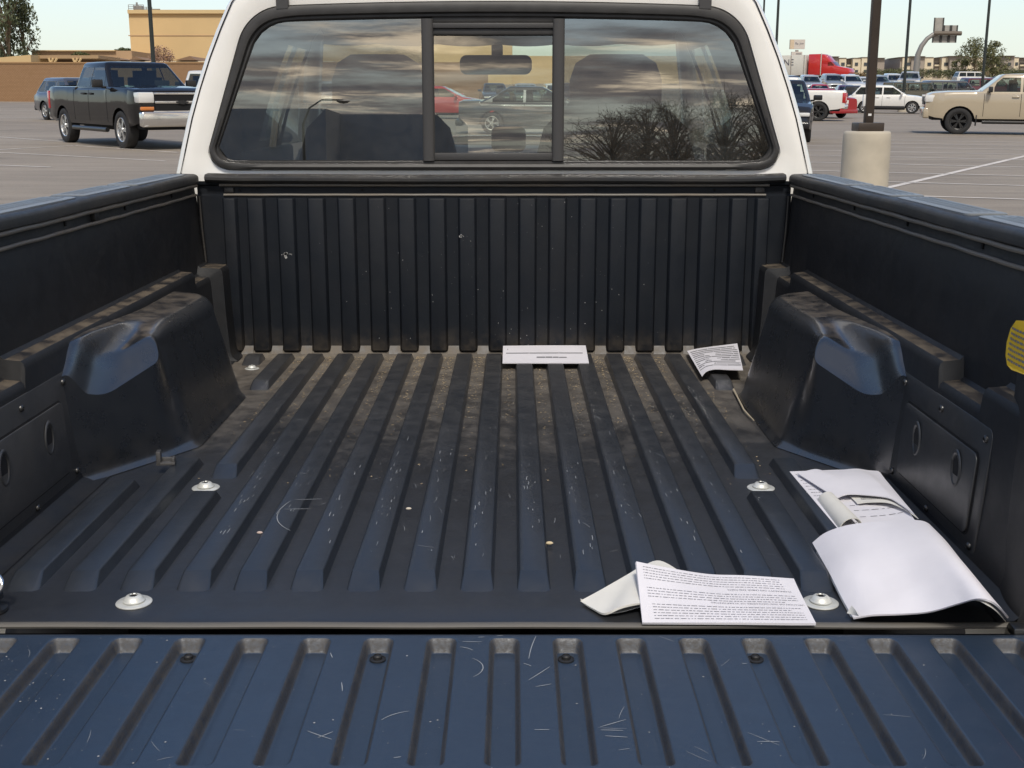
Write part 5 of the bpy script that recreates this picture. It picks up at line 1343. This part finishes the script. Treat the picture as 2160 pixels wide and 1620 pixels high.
mb = MB(); mb.box((0, -.0, 9.6), (.9, .5, .16)); mb.box((0, 0, 9.45), (.2, .2, .3)); mb.build("lamp_head", STEELP, pole, bevel=.04)
def thin_pole(px, py, Y, wpx, label, top=9.5):
    c = at(px, py, Y); z = gz(c.x, c.y); w_ = wpx / 2500 * Y
    o = empty("light_pole", (c.x, c.y, z)); tag(o, label, "light pole", "distant parking lot light poles")
    mb = MB(); mb.tube([(0, 0, 0), (0, 0, top)], [w_ * .55, w_ * .42], 8); mb.build("shaft", POLED, o, smooth=60)
    mb = MB(); mb.box((0, 0, top), (.8, .4, .15)); mb.build("lamp_head", POLED, o, bevel=.03)
    mb = MB(); mb.lathe([(.3, 0), (.3, .7), (0, .7)], n=16); mb.build("footing", CONC, o, smooth=50)
thin_pole(321, 130, 40, 8.5, "dark light pole rising behind the black pickup", 9)
thin_pole(1637, 60, 62, 5.5, "thin dark pole nearest the right cab corner")
thin_pole(1609, 20, 76, 4.0, "thinnest pole, just touching the right side of the cab roof", 12)
thin_pole(1907, 150, 79, 6.0, "thin dark pole standing above the olive off-road wagon", 12)
thin_pole(2072, 150, 86, 6.0, "thin dark pole standing above the beige pickup", 12)
# freeway sign seen from behind
GALV = mat("galvanised_grey", (.26, .25, .235), .55, metal=.3); BACK = mat("sign_back", (.36, .345, .315), .6, var=.1, vscale=2); RIBM = mat("sign_rib", (.05, .048, .045), .6)
sY = 160.0; s0 = at(1929, 165, sY); zb = gz(s0.x, s0.y)
sg_ = empty("freeway_sign", (s0.x, s0.y, zb)); tag(sg_, "overhead freeway sign seen from behind on a curved cantilever mast", "road sign")
def sx(px): return (px - 1929) / 2500 * sY
def sz(py): return (at(1929, py, sY).z) - zb
mb = MB(); mb.tube([(0, 0, 0), (0, 0, sz(140)), (sx(1930), 0, sz(115)), (sx(1936), 0, sz(97)), (sx(1946), 0, sz(82)), (sx(1957), 0, sz(73)), (sx(1968), 0, sz(70.5))], [.42, .40, .36, .32, .29, .27, .26], 12); mb.build("mast", GALV, sg_, smooth=60)
mb = MB(); mb.tube([(sx(1958), -.1, sz(70.5)), (sx(2014), -.1, sz(70.5))], .28, 12); mb.build("arm", mat("mast_brown", (.14, .115, .09), .6), sg_, smooth=60)
for (a, c, t, b2) in ((1959, 1979, 37, 66), (1979.6, 1994, 53, 66), (1994.6, 2008, 53, 66), (1958, 1975, 75, 90), (1975.6, 1991, 75, 90), (1991.6, 2007, 75, 90)):
    mb = MB(); mb.box(((sx(a) + sx(c)) / 2, .35, (sz(t) + sz(b2)) / 2), (sx(c) - sx(a) - .04, .06, sz(t) - sz(b2))); pn = mb.build("sign_panel", BACK, sg_)
    for xx in (a + .8, c - 1.0):
        mb = MB(); mb.box((sx(xx), .24, (sz(t) + sz(b2)) / 2), (.13, .16, sz(t) - sz(b2))); mb.build("sign_rib", RIBM, sg_)
# roadside advertising sign
bY = 230.0; s0 = at(1678, 118, bY); zb = gz(s0.x, s0.y); bs = empty("roadside_sign", (s0.x, s0.y, zb)); tag(bs, "pale rectangular roadside sign on a short pole above the white trailer", "sign")
def qx(px): return (px - 1678) / 2500 * bY
def qz(py): return at(1678, py, bY).z - zb
SGN = mat("sign_face", (.60, .55, .50), .6); SGN2 = mat("sign_face_tan", (.62, .50, .36), .6)
mb = MB(); mb.box(((qx(1671) + qx(1693)) / 2, 0, (qz(83.5) + qz(103.5)) / 2), (qx(1693) - qx(1671), .6, qz(83.5) - qz(103.5))); mb.build("sign_face", SGN, bs)
mb = MB(); mb.box(((qx(1663) + qx(1671)) / 2, .02, (qz(83.5) + qz(103.5)) / 2), (qx(1671) - qx(1663), .62, qz(83.5) - qz(103.5))); mb.build("sign_side", SGN2, bs)
mb = MB(); mb.box((0, 0, qz(111) / 2 + .0), (.5, .5, qz(100))); mb.build("sign_pole", mat("sign_pole", (.3, .27, .25), .6), bs)
mb = MB(); mb.box((qx(1677), -.3, (qz(109.5) + qz(118.5)) / 2), (qx(1688) - qx(1666), .5, qz(109.5) - qz(118.5))); mb.build("lower_sign", SGN, bs)
for (t, a, c, py, s_) in (("Ra", 1673, 1679.5, 94.5, 1), ("Jow", 1682, 1690.5, 94, 1)):
    vs, fs = text_geo(t, 1.0); mx_ = max(v[0] for v in vs); k = (qx(c) - qx(a)) / mx_; mb = MB(); mb.add([(qx(a) + x * k, -.32, qz(py) + y * k * 1.1) for x, y, z in vs], fs); mb.build("lettering", MATS["sign_ink"], bs, smooth=0)
vs, fs = text_geo("mmm", 1.0); mx_ = max(v[0] for v in vs); k = (qx(1686) - qx(1675)) / mx_; mb = MB(); mb.add([(qx(1675) + x * k, -.57, qz(116) + y * k * 1.6) for x, y, z in vs], fs); mb.build("lettering", MATS["sign_ink"], bs, smooth=0)
# freeway barrier in sections
BARM = mat("barrier_concrete", (.50, .43, .33), .85, var=.08, vscale=.5)
bar = empty("freeway_barrier", (73, 186, gz(73, 186))); tag(bar, "long low concrete barrier in sections along the freeway", "barrier")
x = 36.0
while x < 110:
    y = 186.0; z = gz(x + 3, y); mb = MB()
    mb.prism([(-.35, 0), (.35, 0), (.30, .12), (.14, .40), (.10, 1.06), (-.10, 1.06), (-.14, .40), (-.30, .12)], lambda q: (-3.06, q[0], q[1]), lambda q: (3.06, q[0], q[1]))
    mb.build("barrier_section", BARM, bar, off=Vector((x + 3, y, z - .02)) - Vector(bar.location)); x += 6.2

# ------------------------------------------------------------------ buildings
STUC = mat("stucco_golden", (.63, .455, .235), .9, var=.05, vscale=.2); STUC2 = mat("stucco_tan", (.44, .295, .175), .9, var=.05, vscale=.2)
CREAM = mat("stucco_cream", (.74, .64, .47), .9, var=.04, vscale=.1); TAUPE = mat("stucco_taupe", (.36, .31, .26), .9, var=.04, vscale=.1); ROOFD = mat("roof_dark", (.20, .165, .13), .8); BALC = mat("balcony_dark", (.06, .05, .045), .8); WING = mat("far_window", (.06, .07, .08), .15)
Yb = 140.0
def bb(mb, px0, px1, pyt, Y, dep, zb=None):
    a, c = at(px0, pyt, Y), at(px1, pyt, Y); z1 = a.z; z0 = gz((a.x + c.x) / 2, Y) - 1.0 if zb is None else zb
    mb.box(((a.x + c.x) / 2, Y + dep / 2, (z0 + z1) / 2), (c.x - a.x, dep, z1 - z0)); return a, c, z0, z1
bd = empty("store_building", at(600, 160, Yb)); tag(bd, "large golden stucco building with blank walls left of the cab", "building"); BO = -Vector(bd.location)
mb = MB(); a, c, z0, z1 = bb(mb, 268, 1078, 22, Yb, 50); mb.build("wall", STUC, bd, off=BO)
mb = MB(); bb(mb, 266, 1082, 20.5, Yb - .35, .5, z1 - .35); mb.build("parapet_cap", mat("parapet_pale", (.62, .47, .25), .8), bd, off=BO)
mb = MB(); bb(mb, 268, 1078, 74, Yb - .05, .1, at(268, 75, Yb).z - .05); mb.build("wall_joint", STUC2, bd, off=BO)
mb = MB(); a2, c2, _, _ = bb(mb, 1078, 1560, 118, Yb + 2, 45); mb.build("low_wing", STUC, bd, off=BO)
for (px0, px1, t, bt) in ((268, 300, 10, 22), (300, 318, 15, 22), (318, 335, 19, 22)):
    mb = MB(); p, q = at(px0, t, Yb + 6), at(px1, t, Yb + 6); zz = at(px0, bt, Yb + 6).z
    for k in range(4): xx = lerp(p.x, q.x, k / 3); mb.tube([(xx, Yb + 6, zz - .6), (xx, Yb + 6, p.z)], .035, 5)
    for k in range(3): zq = lerp(zz, p.z, (k + 1) / 3); mb.tube([(p.x, Yb + 6, zq), (q.x, Yb + 6, zq)], .03, 5)
    mb.build("roof_railing", GALV, bd, off=BO)
mb = MB(); p = at(290, 14, Yb + 7); mb.box((p.x, p.y, p.z - .4), (1.0, 1.0, 1.0)); mb.tube([(p.x - .2, p.y, p.z), (p.x - .2, p.y, p.z + .5)], .12, 8); mb.build("roof_vent", GALV, bd, off=BO, bevel=.05)
b2_ = empty("parapet_building", at(170, 125, 126)); tag(b2_, "low tan building with a long flat parapet behind the carport", "building"); BO = -Vector(b2_.location)
mb = MB(); bb(mb, 64, 275, 107, 126, 20); mb.build("wall", STUC2, b2_, off=BO)
mb = MB(); bb(mb, 63, 240, 105.6, 125.7, 1.0, at(63, 108, 126).z); mb.build("parapet_cap", STUC, b2_, off=BO)
b3_ = empty("gabled_houses", at(330, 128, 118)); b3_.name = "gabled_house"; tag(b3_, "row house roofs with tan walls behind the black pickup cab", "house"); BO = -Vector(b3_.location)
mb = MB(); bb(mb, 200, 700, 129, 118, 8); mb.build("wall", CREAM, b3_, off=BO)
for (px0, pk, px1, yt, yb2) in ((196, 205, 268, 117, 127), (270, 284, 300, 119, 126), (366, 398, 412, 118, 127)):
    p0, p1, p2 = at(px0, yb2, 117.5), at(pk, yt, 117.5), at(px1, yb2, 117.5); mb = MB(); mb.prism([0, 1, 2], lambda i, P=(p0, p1, p2): tuple(P[i]), lambda i, P=(p0, p1, p2): (P[i].x, P[i].y + 7, P[i].z)); mb.build("roof", mat("roof_brown", (.24, .15, .09), .8), b3_, off=BO)
cp = empty("carport", at(120, 130, 109)); tag(cp, "open carport with pale V-shaped struts above the block wall", "carport"); BO = -Vector(cp.location)
mb = MB(); p0, p1 = at(58, 120, 109), at(205, 121, 109); mb.box(((p0.x + p1.x) / 2, 112, p0.z), (p1.x - p0.x, 6, .28)); mb.build("roof_beam", mat("carport_tan", (.40, .27, .15), .8), cp, off=BO)
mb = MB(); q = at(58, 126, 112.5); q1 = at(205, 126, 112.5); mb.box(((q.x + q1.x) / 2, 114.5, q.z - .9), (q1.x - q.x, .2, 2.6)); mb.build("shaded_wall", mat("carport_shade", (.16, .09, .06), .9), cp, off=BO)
for px in (72, 105, 112, 156, 163):
    for dx in ((-5, 5) if px in (72, 105, 156) else (6,)):
        a, c = at(px, 134, 109), at(px + dx, 122.5, 109); mb = MB(); mb.tube([a, c], .10, 6); mb.build("strut", STUC, cp, off=BO)
mb = MB(); p0, p1 = at(-60, 118, 107), at(62, 118, 107); mb.prism([(p0.x, at(0, 126, 107).z), (p1.x, p1.z + .1), (p1.x, at(0, 134, 107).z), (p0.x, at(0, 134, 107).z)], lambda q: (q[0], 107, q[1]), lambda q: (q[0], 113, q[1])); mb.build("side_roof", STUC, cp, off=BO)
# block wall
m, n, l, b = new_mat("block_wall")
geo = n.new("ShaderNodeNewGeometry"); mp = n.new("ShaderNodeMapping"); mp.inputs["Rotation"].default_value = (R(90), 0, 0); l.new(geo.outputs["Position"], mp.inputs[0])
br = n.new("ShaderNodeTexBrick"); br.inputs["Scale"].default_value = 2.4; br.inputs["Color1"].default_value = (.31, .19, .105, 1); br.inputs["Color2"].default_value = (.285, .172, .092, 1); br.inputs["Mortar"].default_value = (.17, .09, .042, 1); br.inputs["Mortar Size"].default_value = .02
l.new(mp.outputs[0], br.inputs["Vector"]); l.new(br.outputs[0], b.inputs["Base Color"]); b.inputs["Roughness"].default_value = .9
BWALL = m
w0, w1 = gp(-250, 213), gp(430, 217)
bw = empty("block_wall", (-30, 100, gz(-30, 100))); tag(bw, "long brown concrete block wall behind the left parking rows", "wall")
mb = MB(); zt = at(60, 134, 100).z; mb.box((-35, 100.15, (zt + gz(-30, 100)) / 2 - .5), (66, .3, zt - gz(-30, 100) + 1.0)); mb.build("wall_face", BWALL, bw, off=-Vector(bw.location))
mb = MB(); mb.box((-35, 100.15, zt + .06), (66.1, .42, .12)); mb.build("wall_cap", mat("wall_cap", (.33, .20, .10), .9), bw, off=-Vector(bw.location))
# apartments beyond the freeway
AY = 470.0
def apartment(label, secs, pxc):
    c = at(pxc, 150, AY); root = empty("apartment_building", (c.x, AY, gz(c.x, AY))); tag(root, label, "building", "apartment buildings beyond the freeway"); O = -Vector(root.location)
    for (px0, px1, t, mm, dy, wins) in secs:
        mb = MB(); bb(mb, px0, px1, t, AY + dy, 30, gz(c.x, AY) - 2); mb.build("wall", mm, root, off=O)
        mb = MB(); bb(mb, px0 - (2.2 if mm is TAUPE else .4), px1 + (2.2 if mm is TAUPE else .4), t - .7, AY + dy - (1.2 if mm is TAUPE else .3), 16, at(px0, t + .2, AY + dy).z); mb.build("cornice", ROOFD, root, off=O)
        for (wx0, wx1, wt_, wb_, kind) in wins:
            mb = MB(); p, q = at(wx0, wt_, AY + dy), at(wx1, wb_, AY + dy); mb.box(((p.x + q.x) / 2, AY + dy + .0, (p.z + q.z) / 2), (q.x - p.x, .5, p.z - q.z)); mb.build("window" if kind else "balcony", WING if kind else BALC, root, off=O)
            if not kind:
                mb = MB(); mb.box(((p.x + q.x) / 2, AY + dy - .6, q.z + (p.z - q.z) * .22), (q.x - p.x, .15, (p.z - q.z) * .4)); mb.build("balcony_rail", CREAM, root, off=O)
W2 = lambda x0, x1: [(x0, x1, 132, 138.5, 1), (x0, x1, 147.5, 153, 1)]
B2_ = lambda x0, x1: [(x0, x1, 131.5, 140, 0), (x0, x1, 147, 154, 0)]
apartment("cream and taupe apartment block between the red truck and the lamp post", [(1730, 1752, 123, CREAM, 2, []), (1752, 1767, 119.5, TAUPE, -3, [(1758, 1764, 135, 146, 1)]), (1768, 1783, 122.5, CREAM, 0, W2(1772, 1779)), (1783, 1797, 124, TAUPE, 3, B2_(1784, 1796)), (1797, 1816, 122.5, CREAM, 0, W2(1801, 1807)), (1816, 1832, 121, CREAM, -1, W2(1820, 1826)), (1832, 1849, 124, CREAM, 2, B2_(1833, 1846)), (1849, 1864, 122.5, TAUPE, 1, [])], 1800)
apartment("small low apartment wing in the gap right of the lamp post", [(1866, 1880, 140, CREAM, 20, []), (1876, 1895, 137, TAUPE, 18, [])], 1880)
apartment("cream and taupe apartment block behind the freeway sign mast", [(1897, 1907, 121, TAUPE, 0, []), (1902, 1922, 120.5, CREAM, -1, W2(1911, 1917)), (1921, 1949, 119, TAUPE, -2, [(1934, 1938, 131, 138, 1)]), (1949, 1967, 121, CREAM, 0, W2(1954, 1961)), (1967, 1985, 122.5, TAUPE, 3, B2_(1968, 1982)), (1985, 2002, 120.5, CREAM, 0, W2(1989, 1996)), (2002, 2040, 118.5, TAUPE, -2, [(2012, 2016, 131, 138, 1), (2026, 2030, 131, 138, 1)]), (2040, 2075, 121, CREAM, 1, W2(2048, 2055))], 1965)
apartment("cream and taupe apartment block at the far right edge", [(2095, 2117, 121, CREAM, 1, W2(2100, 2106)), (2117, 2138, 118, TAUPE, -3, W2(2124, 2129)), (2137, 2147, 121, CREAM, 0, [(2139, 2144, 131.5, 138, 1), (2137, 2144, 148, 154, 1)]), (2147, 2175, 122, TAUPE, 3, B2_(2148, 2166)), (2175, 2200, 121, CREAM, 0, W2(2180, 2186))], 2140)

# ------------------------------------------------------------------ trees and shrubs
BARK = mat("bark", (.20, .15, .10), .95, var=.25, vscale=6, bump=.5, bscale=30)
def leaf_mat(name, c0, c1):
    m, n, l, b = new_mat(name); oi = n.new("ShaderNodeNewGeometry"); cr = n.new("ShaderNodeValToRGB"); l.new(oi.outputs["Random Per Island"], cr.inputs[0])
    cr.color_ramp.elements[0].color = (*c0, 1); cr.color_ramp.elements[1].color = (*c1, 1); l.new(cr.outputs[0], b.inputs["Base Color"]); b.inputs["Roughness"].default_value = .6
    b.inputs["Transmission Weight"].default_value = 0.0
    return m
LG = leaf_mat("leaf_dark_green", (.055, .075, .036), (.13, .15, .07)); LO = leaf_mat("leaf_olive", (.075, .085, .030), (.17, .165, .065)); LB = leaf_mat("leaf_brown", (.17, .115, .05), (.27, .19, .085)); LP = leaf_mat("leaf_pinkish", (.27, .16, .11), (.40, .25, .18)); LK = leaf_mat("leaf_reflected", (.11, .12, .10), (.20, .21, .17)); LH = leaf_mat("leaf_hedge", (.060, .080, .028), (.15, .15, .06))
def leaves(mb, rnd, c, rad, k, size, droop=0.0):
    for _ in range(k):
        while True:
            q = Vector((rnd.uniform(-1, 1), rnd.uniform(-1, 1), rnd.uniform(-1, 1)))
            if q.length < 1: break
        p = Vector(c) + Vector((q.x * rad[0], q.y * rad[1], q.z * rad[2]))
        a = Vector((rnd.gauss(0, 1), rnd.gauss(0, 1), rnd.gauss(0, .6) - droop)).normalized(); b3 = a.cross(Vector((rnd.gauss(0, 1), rnd.gauss(0, 1), rnd.gauss(0, 1)))).normalized()
        s1 = size * rnd.uniform(.6, 1.4); s2 = s1 * .42
        mb.add([p - a * s1, p + b3 * s2, p + a * s1, p - b3 * s2], [(0, 1, 2, 3)])
def tree(name, base, h, rad, nclump, nleaf, size, lm, label, cat="tree", seed=1, trunk=.2, low=.35, droop=0.0, group=None, clr=.33, bare=0):
    rnd = random.Random(seed); o = empty(name, base); tag(o, label, cat, group); tm, cm = MB(), MB(); tips = []
    tm.tube([(0, 0, -.3), (rnd.gauss(0, .05) * h * .1, 0, h * low * .5), (0, 0, h * low), (0, 0, h * .8)], [trunk, trunk * .85, trunk * .7, trunk * .2], 8)
    for i in range(nclump):
        q = rnd.uniform(0, 6.283); zz = rnd.uniform(low, 1.0); prof = math.sin(math.pi * min(1, (zz - low) / (1.02 - low)) * .85 + .35)
        rr = rad * (rnd.random() ** .5) * max(.2, prof); tip = Vector((rr * math.cos(q), rr * math.sin(q), h * zz)); tips.append(tip)
        s = Vector((0, 0, h * max(low * .55, zz - rnd.uniform(.15, .35)))); mid = s.lerp(tip, .5) + Vector((0, 0, h * .03))
        if i % 2 == 0 or bare: tm.tube([s, mid, tip], [trunk * .32, trunk * .2, trunk * .06], 5, caps=False)
        cr_ = rad * clr * rnd.uniform(.6, 1.2); leaves(cm, rnd, tip, (cr_, cr_, cr_ * (.8 if not droop else 1.5)), nleaf, size, droop)
        if bare:
            for _ in range(bare):
                e2 = tip + Vector((rnd.gauss(0, rad * .12), rnd.gauss(0, rad * .12), abs(rnd.gauss(0, h * .07)))); tm.tube([tip, tip.lerp(e2, .5) + Vector((rnd.gauss(0, .06), 0, .03)), e2], [trunk * .07, trunk * .05, trunk * .03], 4, caps=False)
    tm.build("trunk", BARK, o, smooth=60); c = cm.build("crown", lm, o, smooth=0, recalc=False)
    return o
d0 = at(18, 130, 122); tree("eucalyptus_tree", (d0.x, 122, gz(d0.x, 122)), 13.0, 2.6, 84, 62, .17, LG, "tall dark green drooping tree at the top left corner", seed=4, trunk=.35, low=.2, droop=1.2, clr=.30)
d0 = at(52, 130, 124); tree("eucalyptus_tree", (d0.x, 124, gz(d0.x, 124)), 9.6, 1.3, 40, 50, .16, LG, "slimmer dark tree just right of the tall corner tree", seed=9, trunk=.22, low=.22, droop=1.2, clr=.4)
d0 = at(2052, 160, 176); tree("mesquite_tree", (d0.x, 176, gz(d0.x, 176)), 6.3, 3.2, 60, 60, .15, LO, "airy olive green tree left of the right-hand thin pole", seed=12, trunk=.22, low=.15, clr=.26, group=None)
d0 = at(2090, 160, 178); tree("mesquite_tree", (d0.x, 178, gz(d0.x, 178)), 6.0, 2.3, 46, 56, .15, LO, "airy olive tree right of the right-hand thin pole", seed=21, trunk=.2, low=.15, clr=.28)
d0 = at(2025, 160, 180); tree("mesquite_tree", (d0.x, 180, gz(d0.x, 180)), 4.0, 1.8, 36, 60, .15, LO, "lower bushy olive tree beside the freeway sign panels", seed=23, trunk=.16, low=.1, clr=.33)
def bush(px, py, Y, wpx, hpx, lm, label, seed, name="desert_shrub", k=26, nl=60, zoff=0.0):
    d = at(px, py, Y); k2 = Y / 2500; rnd = random.Random(seed); r_ = wpx * k2 / 2; hh = hpx * k2; zb = d.z - hh
    o = empty(name, (d.x, Y, min(gz(d.x, Y), zb))); zz = zb - o.location.z; cm = MB(); tm = MB()
    for i in range(k):
        q = Vector((rnd.uniform(-1, 1), rnd.uniform(-.5, .5), rnd.uniform(.1, .85)));
        c = Vector((q.x * r_ * .8, q.y * r_, zz + hh * q.z * (1 - .35 * abs(q.x)))); leaves(cm, rnd, c, (r_ * .28, r_ * .28, hh * .2), nl, .075 * Y / 100 * (1.4 if lm is not LP else 1.0))
        if i % 3 == 0: tm.tube([(0, 0, 0), (c.x * .5, c.y * .5, c.z * .7), tuple(c)], [.05, .035, .01], 4, caps=False)
    tag(o, label, "shrub", "roadside shrubs")
    tm.build("stem", BARK, o, smooth=60); cm.build("foliage", lm, o, smooth=0, recalc=False)
bush(164, 110, 111, 40, 12, LH, "round bright green shrub standing above the carport roof", 31, nl=80)
bush(337, 92, 114, 56, 36, LP, "dry pinkish bare bush beside the left light pole", 32, k=40, nl=30)
bush(1790, 140, 184.5, 62, 26, LB, "brown dry shrub between the red tractor truck and the lamp post", 33)
bush(1752, 138, 190, 34, 26, LO, "olive shrub directly in front of the red tractor's nose", 34)
rh = random.Random(44); cm = MB()
for px in list(range(1826, 2034, 5)) + list(range(2106, 2185, 5)):
    for py in (151, 155, 159):
        d = at(px + rh.uniform(-3, 3), py + rh.uniform(-3, 4) - (2 if px % 3 else 0), 191 + rh.uniform(-1, 2)); leaves(cm, rh, d, (.55, .6, .32), 70, .10)
tag(cm.build("roadside_hedge", LH, None, smooth=0, recalc=False), "long green hedge row above the freeway barrier", kind="stuff")
bush(258, 100, 150, 40, 14, LG, "dark hedge top between parapet building and golden building", 70)

# ------------------------------------------------------------------ behind the camera: what the rear window mirrors
def behind(px, py, Y):
    """point at distance Y behind the camera that the rear window mirrors at this line of sight"""
    d = ray(px, py); nrm = Vector((0, -1, TILT)).normalized(); hit = EYE + d * ((2.884 - EYE.y) / d.y); q = d - 2 * d.dot(nrm) * nrm
    return hit + q * ((-Y - hit.y) / q.y)
RW = mat("warehouse_wall", (.30, .32, .34), .9)
rb = empty("warehouse", (-30, -70, 0)); tag(rb, "dark flat-roofed building mirrored in the lower left of the rear window", "building")
def mb_back(px0, px1, pyt, Y, dep, zb=-2.0):
    a, c = behind(px0, pyt, Y), behind(px1, pyt, Y); mb = MB(); mb.box(((a.x + c.x) / 2, -Y - dep / 2, (a.z + zb) / 2), (abs(c.x - a.x), dep, a.z - zb)); return mb
mb_back(380, 684, 229, 66, 20).build("wall", RW, rb, off=(30, 70, 0))
mb_back(684, 960, 241, 72, 20).build("low_wall", mat("warehouse_low", (.36, .37, .38), .9), rb, off=(30, 70, 0))
for px in (578, 584):
    a, c = behind(px, 235, 65.8), behind(px - 8, 310, 65.8)
    mb = MB(); mb.tube([a, c], .12, 5); mb.build("door_edge", CREAM, rb, off=(30, 70, 0))
a = behind(636, 228, 40); c = behind(716, 213, 40); c.z = max(c.z, a.z + .3)
lp_ = empty("street_lamp", (a.x, -40, gz(a.x, -40))); tag(lp_, "street lamp with flat head mirrored in the left rear pane", "street lamp")
mb = MB(); mb.tube([(0, 0, 0), (0, 0, a.z - lp_.location.z - .6), (.25, 0, a.z - lp_.location.z), ((c.x - a.x) * .5, 0, c.z - lp_.location.z), (c.x - a.x, 0, c.z - lp_.location.z)], [.07, .05, .035, .03, .03], 8); mb.build("mast", POLED, lp_, smooth=60)
mb = MB(); mb.lathe([(.0, -.10), (.16, -.07), (.27, -.01), (.18, .03), (0, .09)], (c.x - a.x + .1, 0, c.z - lp_.location.z - .04), None, 16); mb.build("lamp_head", POLED, lp_, smooth=60)
for i, (px, Y, pyt, r_, lb) in enumerate(((1290, 36, 232, 2.3, "leftmost low twiggy tree mirrored in the right pane"), (1420, 33, 212, 1.9, "middle twiggy tree mirrored in the right pane"), (1530, 30, 200, 1.7, "tallest forked twiggy tree mirrored in the right pane"), (1610, 33, 206, 1.8, "twiggy tree mirrored at the right end of the pane"), (1365, 44, 218, 2.6, "wide twiggy tree mirrored behind the middle one"))):
    a = behind(px, 300, Y); zb = gz(a.x, -Y); h_ = (behind(px, pyt + 14, Y).z - zb)
    tree("paloverde_tree", (a.x, -Y, zb), h_, r_, 110, 48, .028, LK, lb, seed=80 + i, trunk=.10, low=.40, clr=.26, bare=7, group="trees mirrored in the right pane")
a = behind(785, 318, 16); vehicle("parked_sedan", "sedan", (a.x, -17), R(178), paint("paint_cobalt", (.005, .015, .22)), "cobalt blue car mirrored at the bottom of the left pane", "car", detail=1)
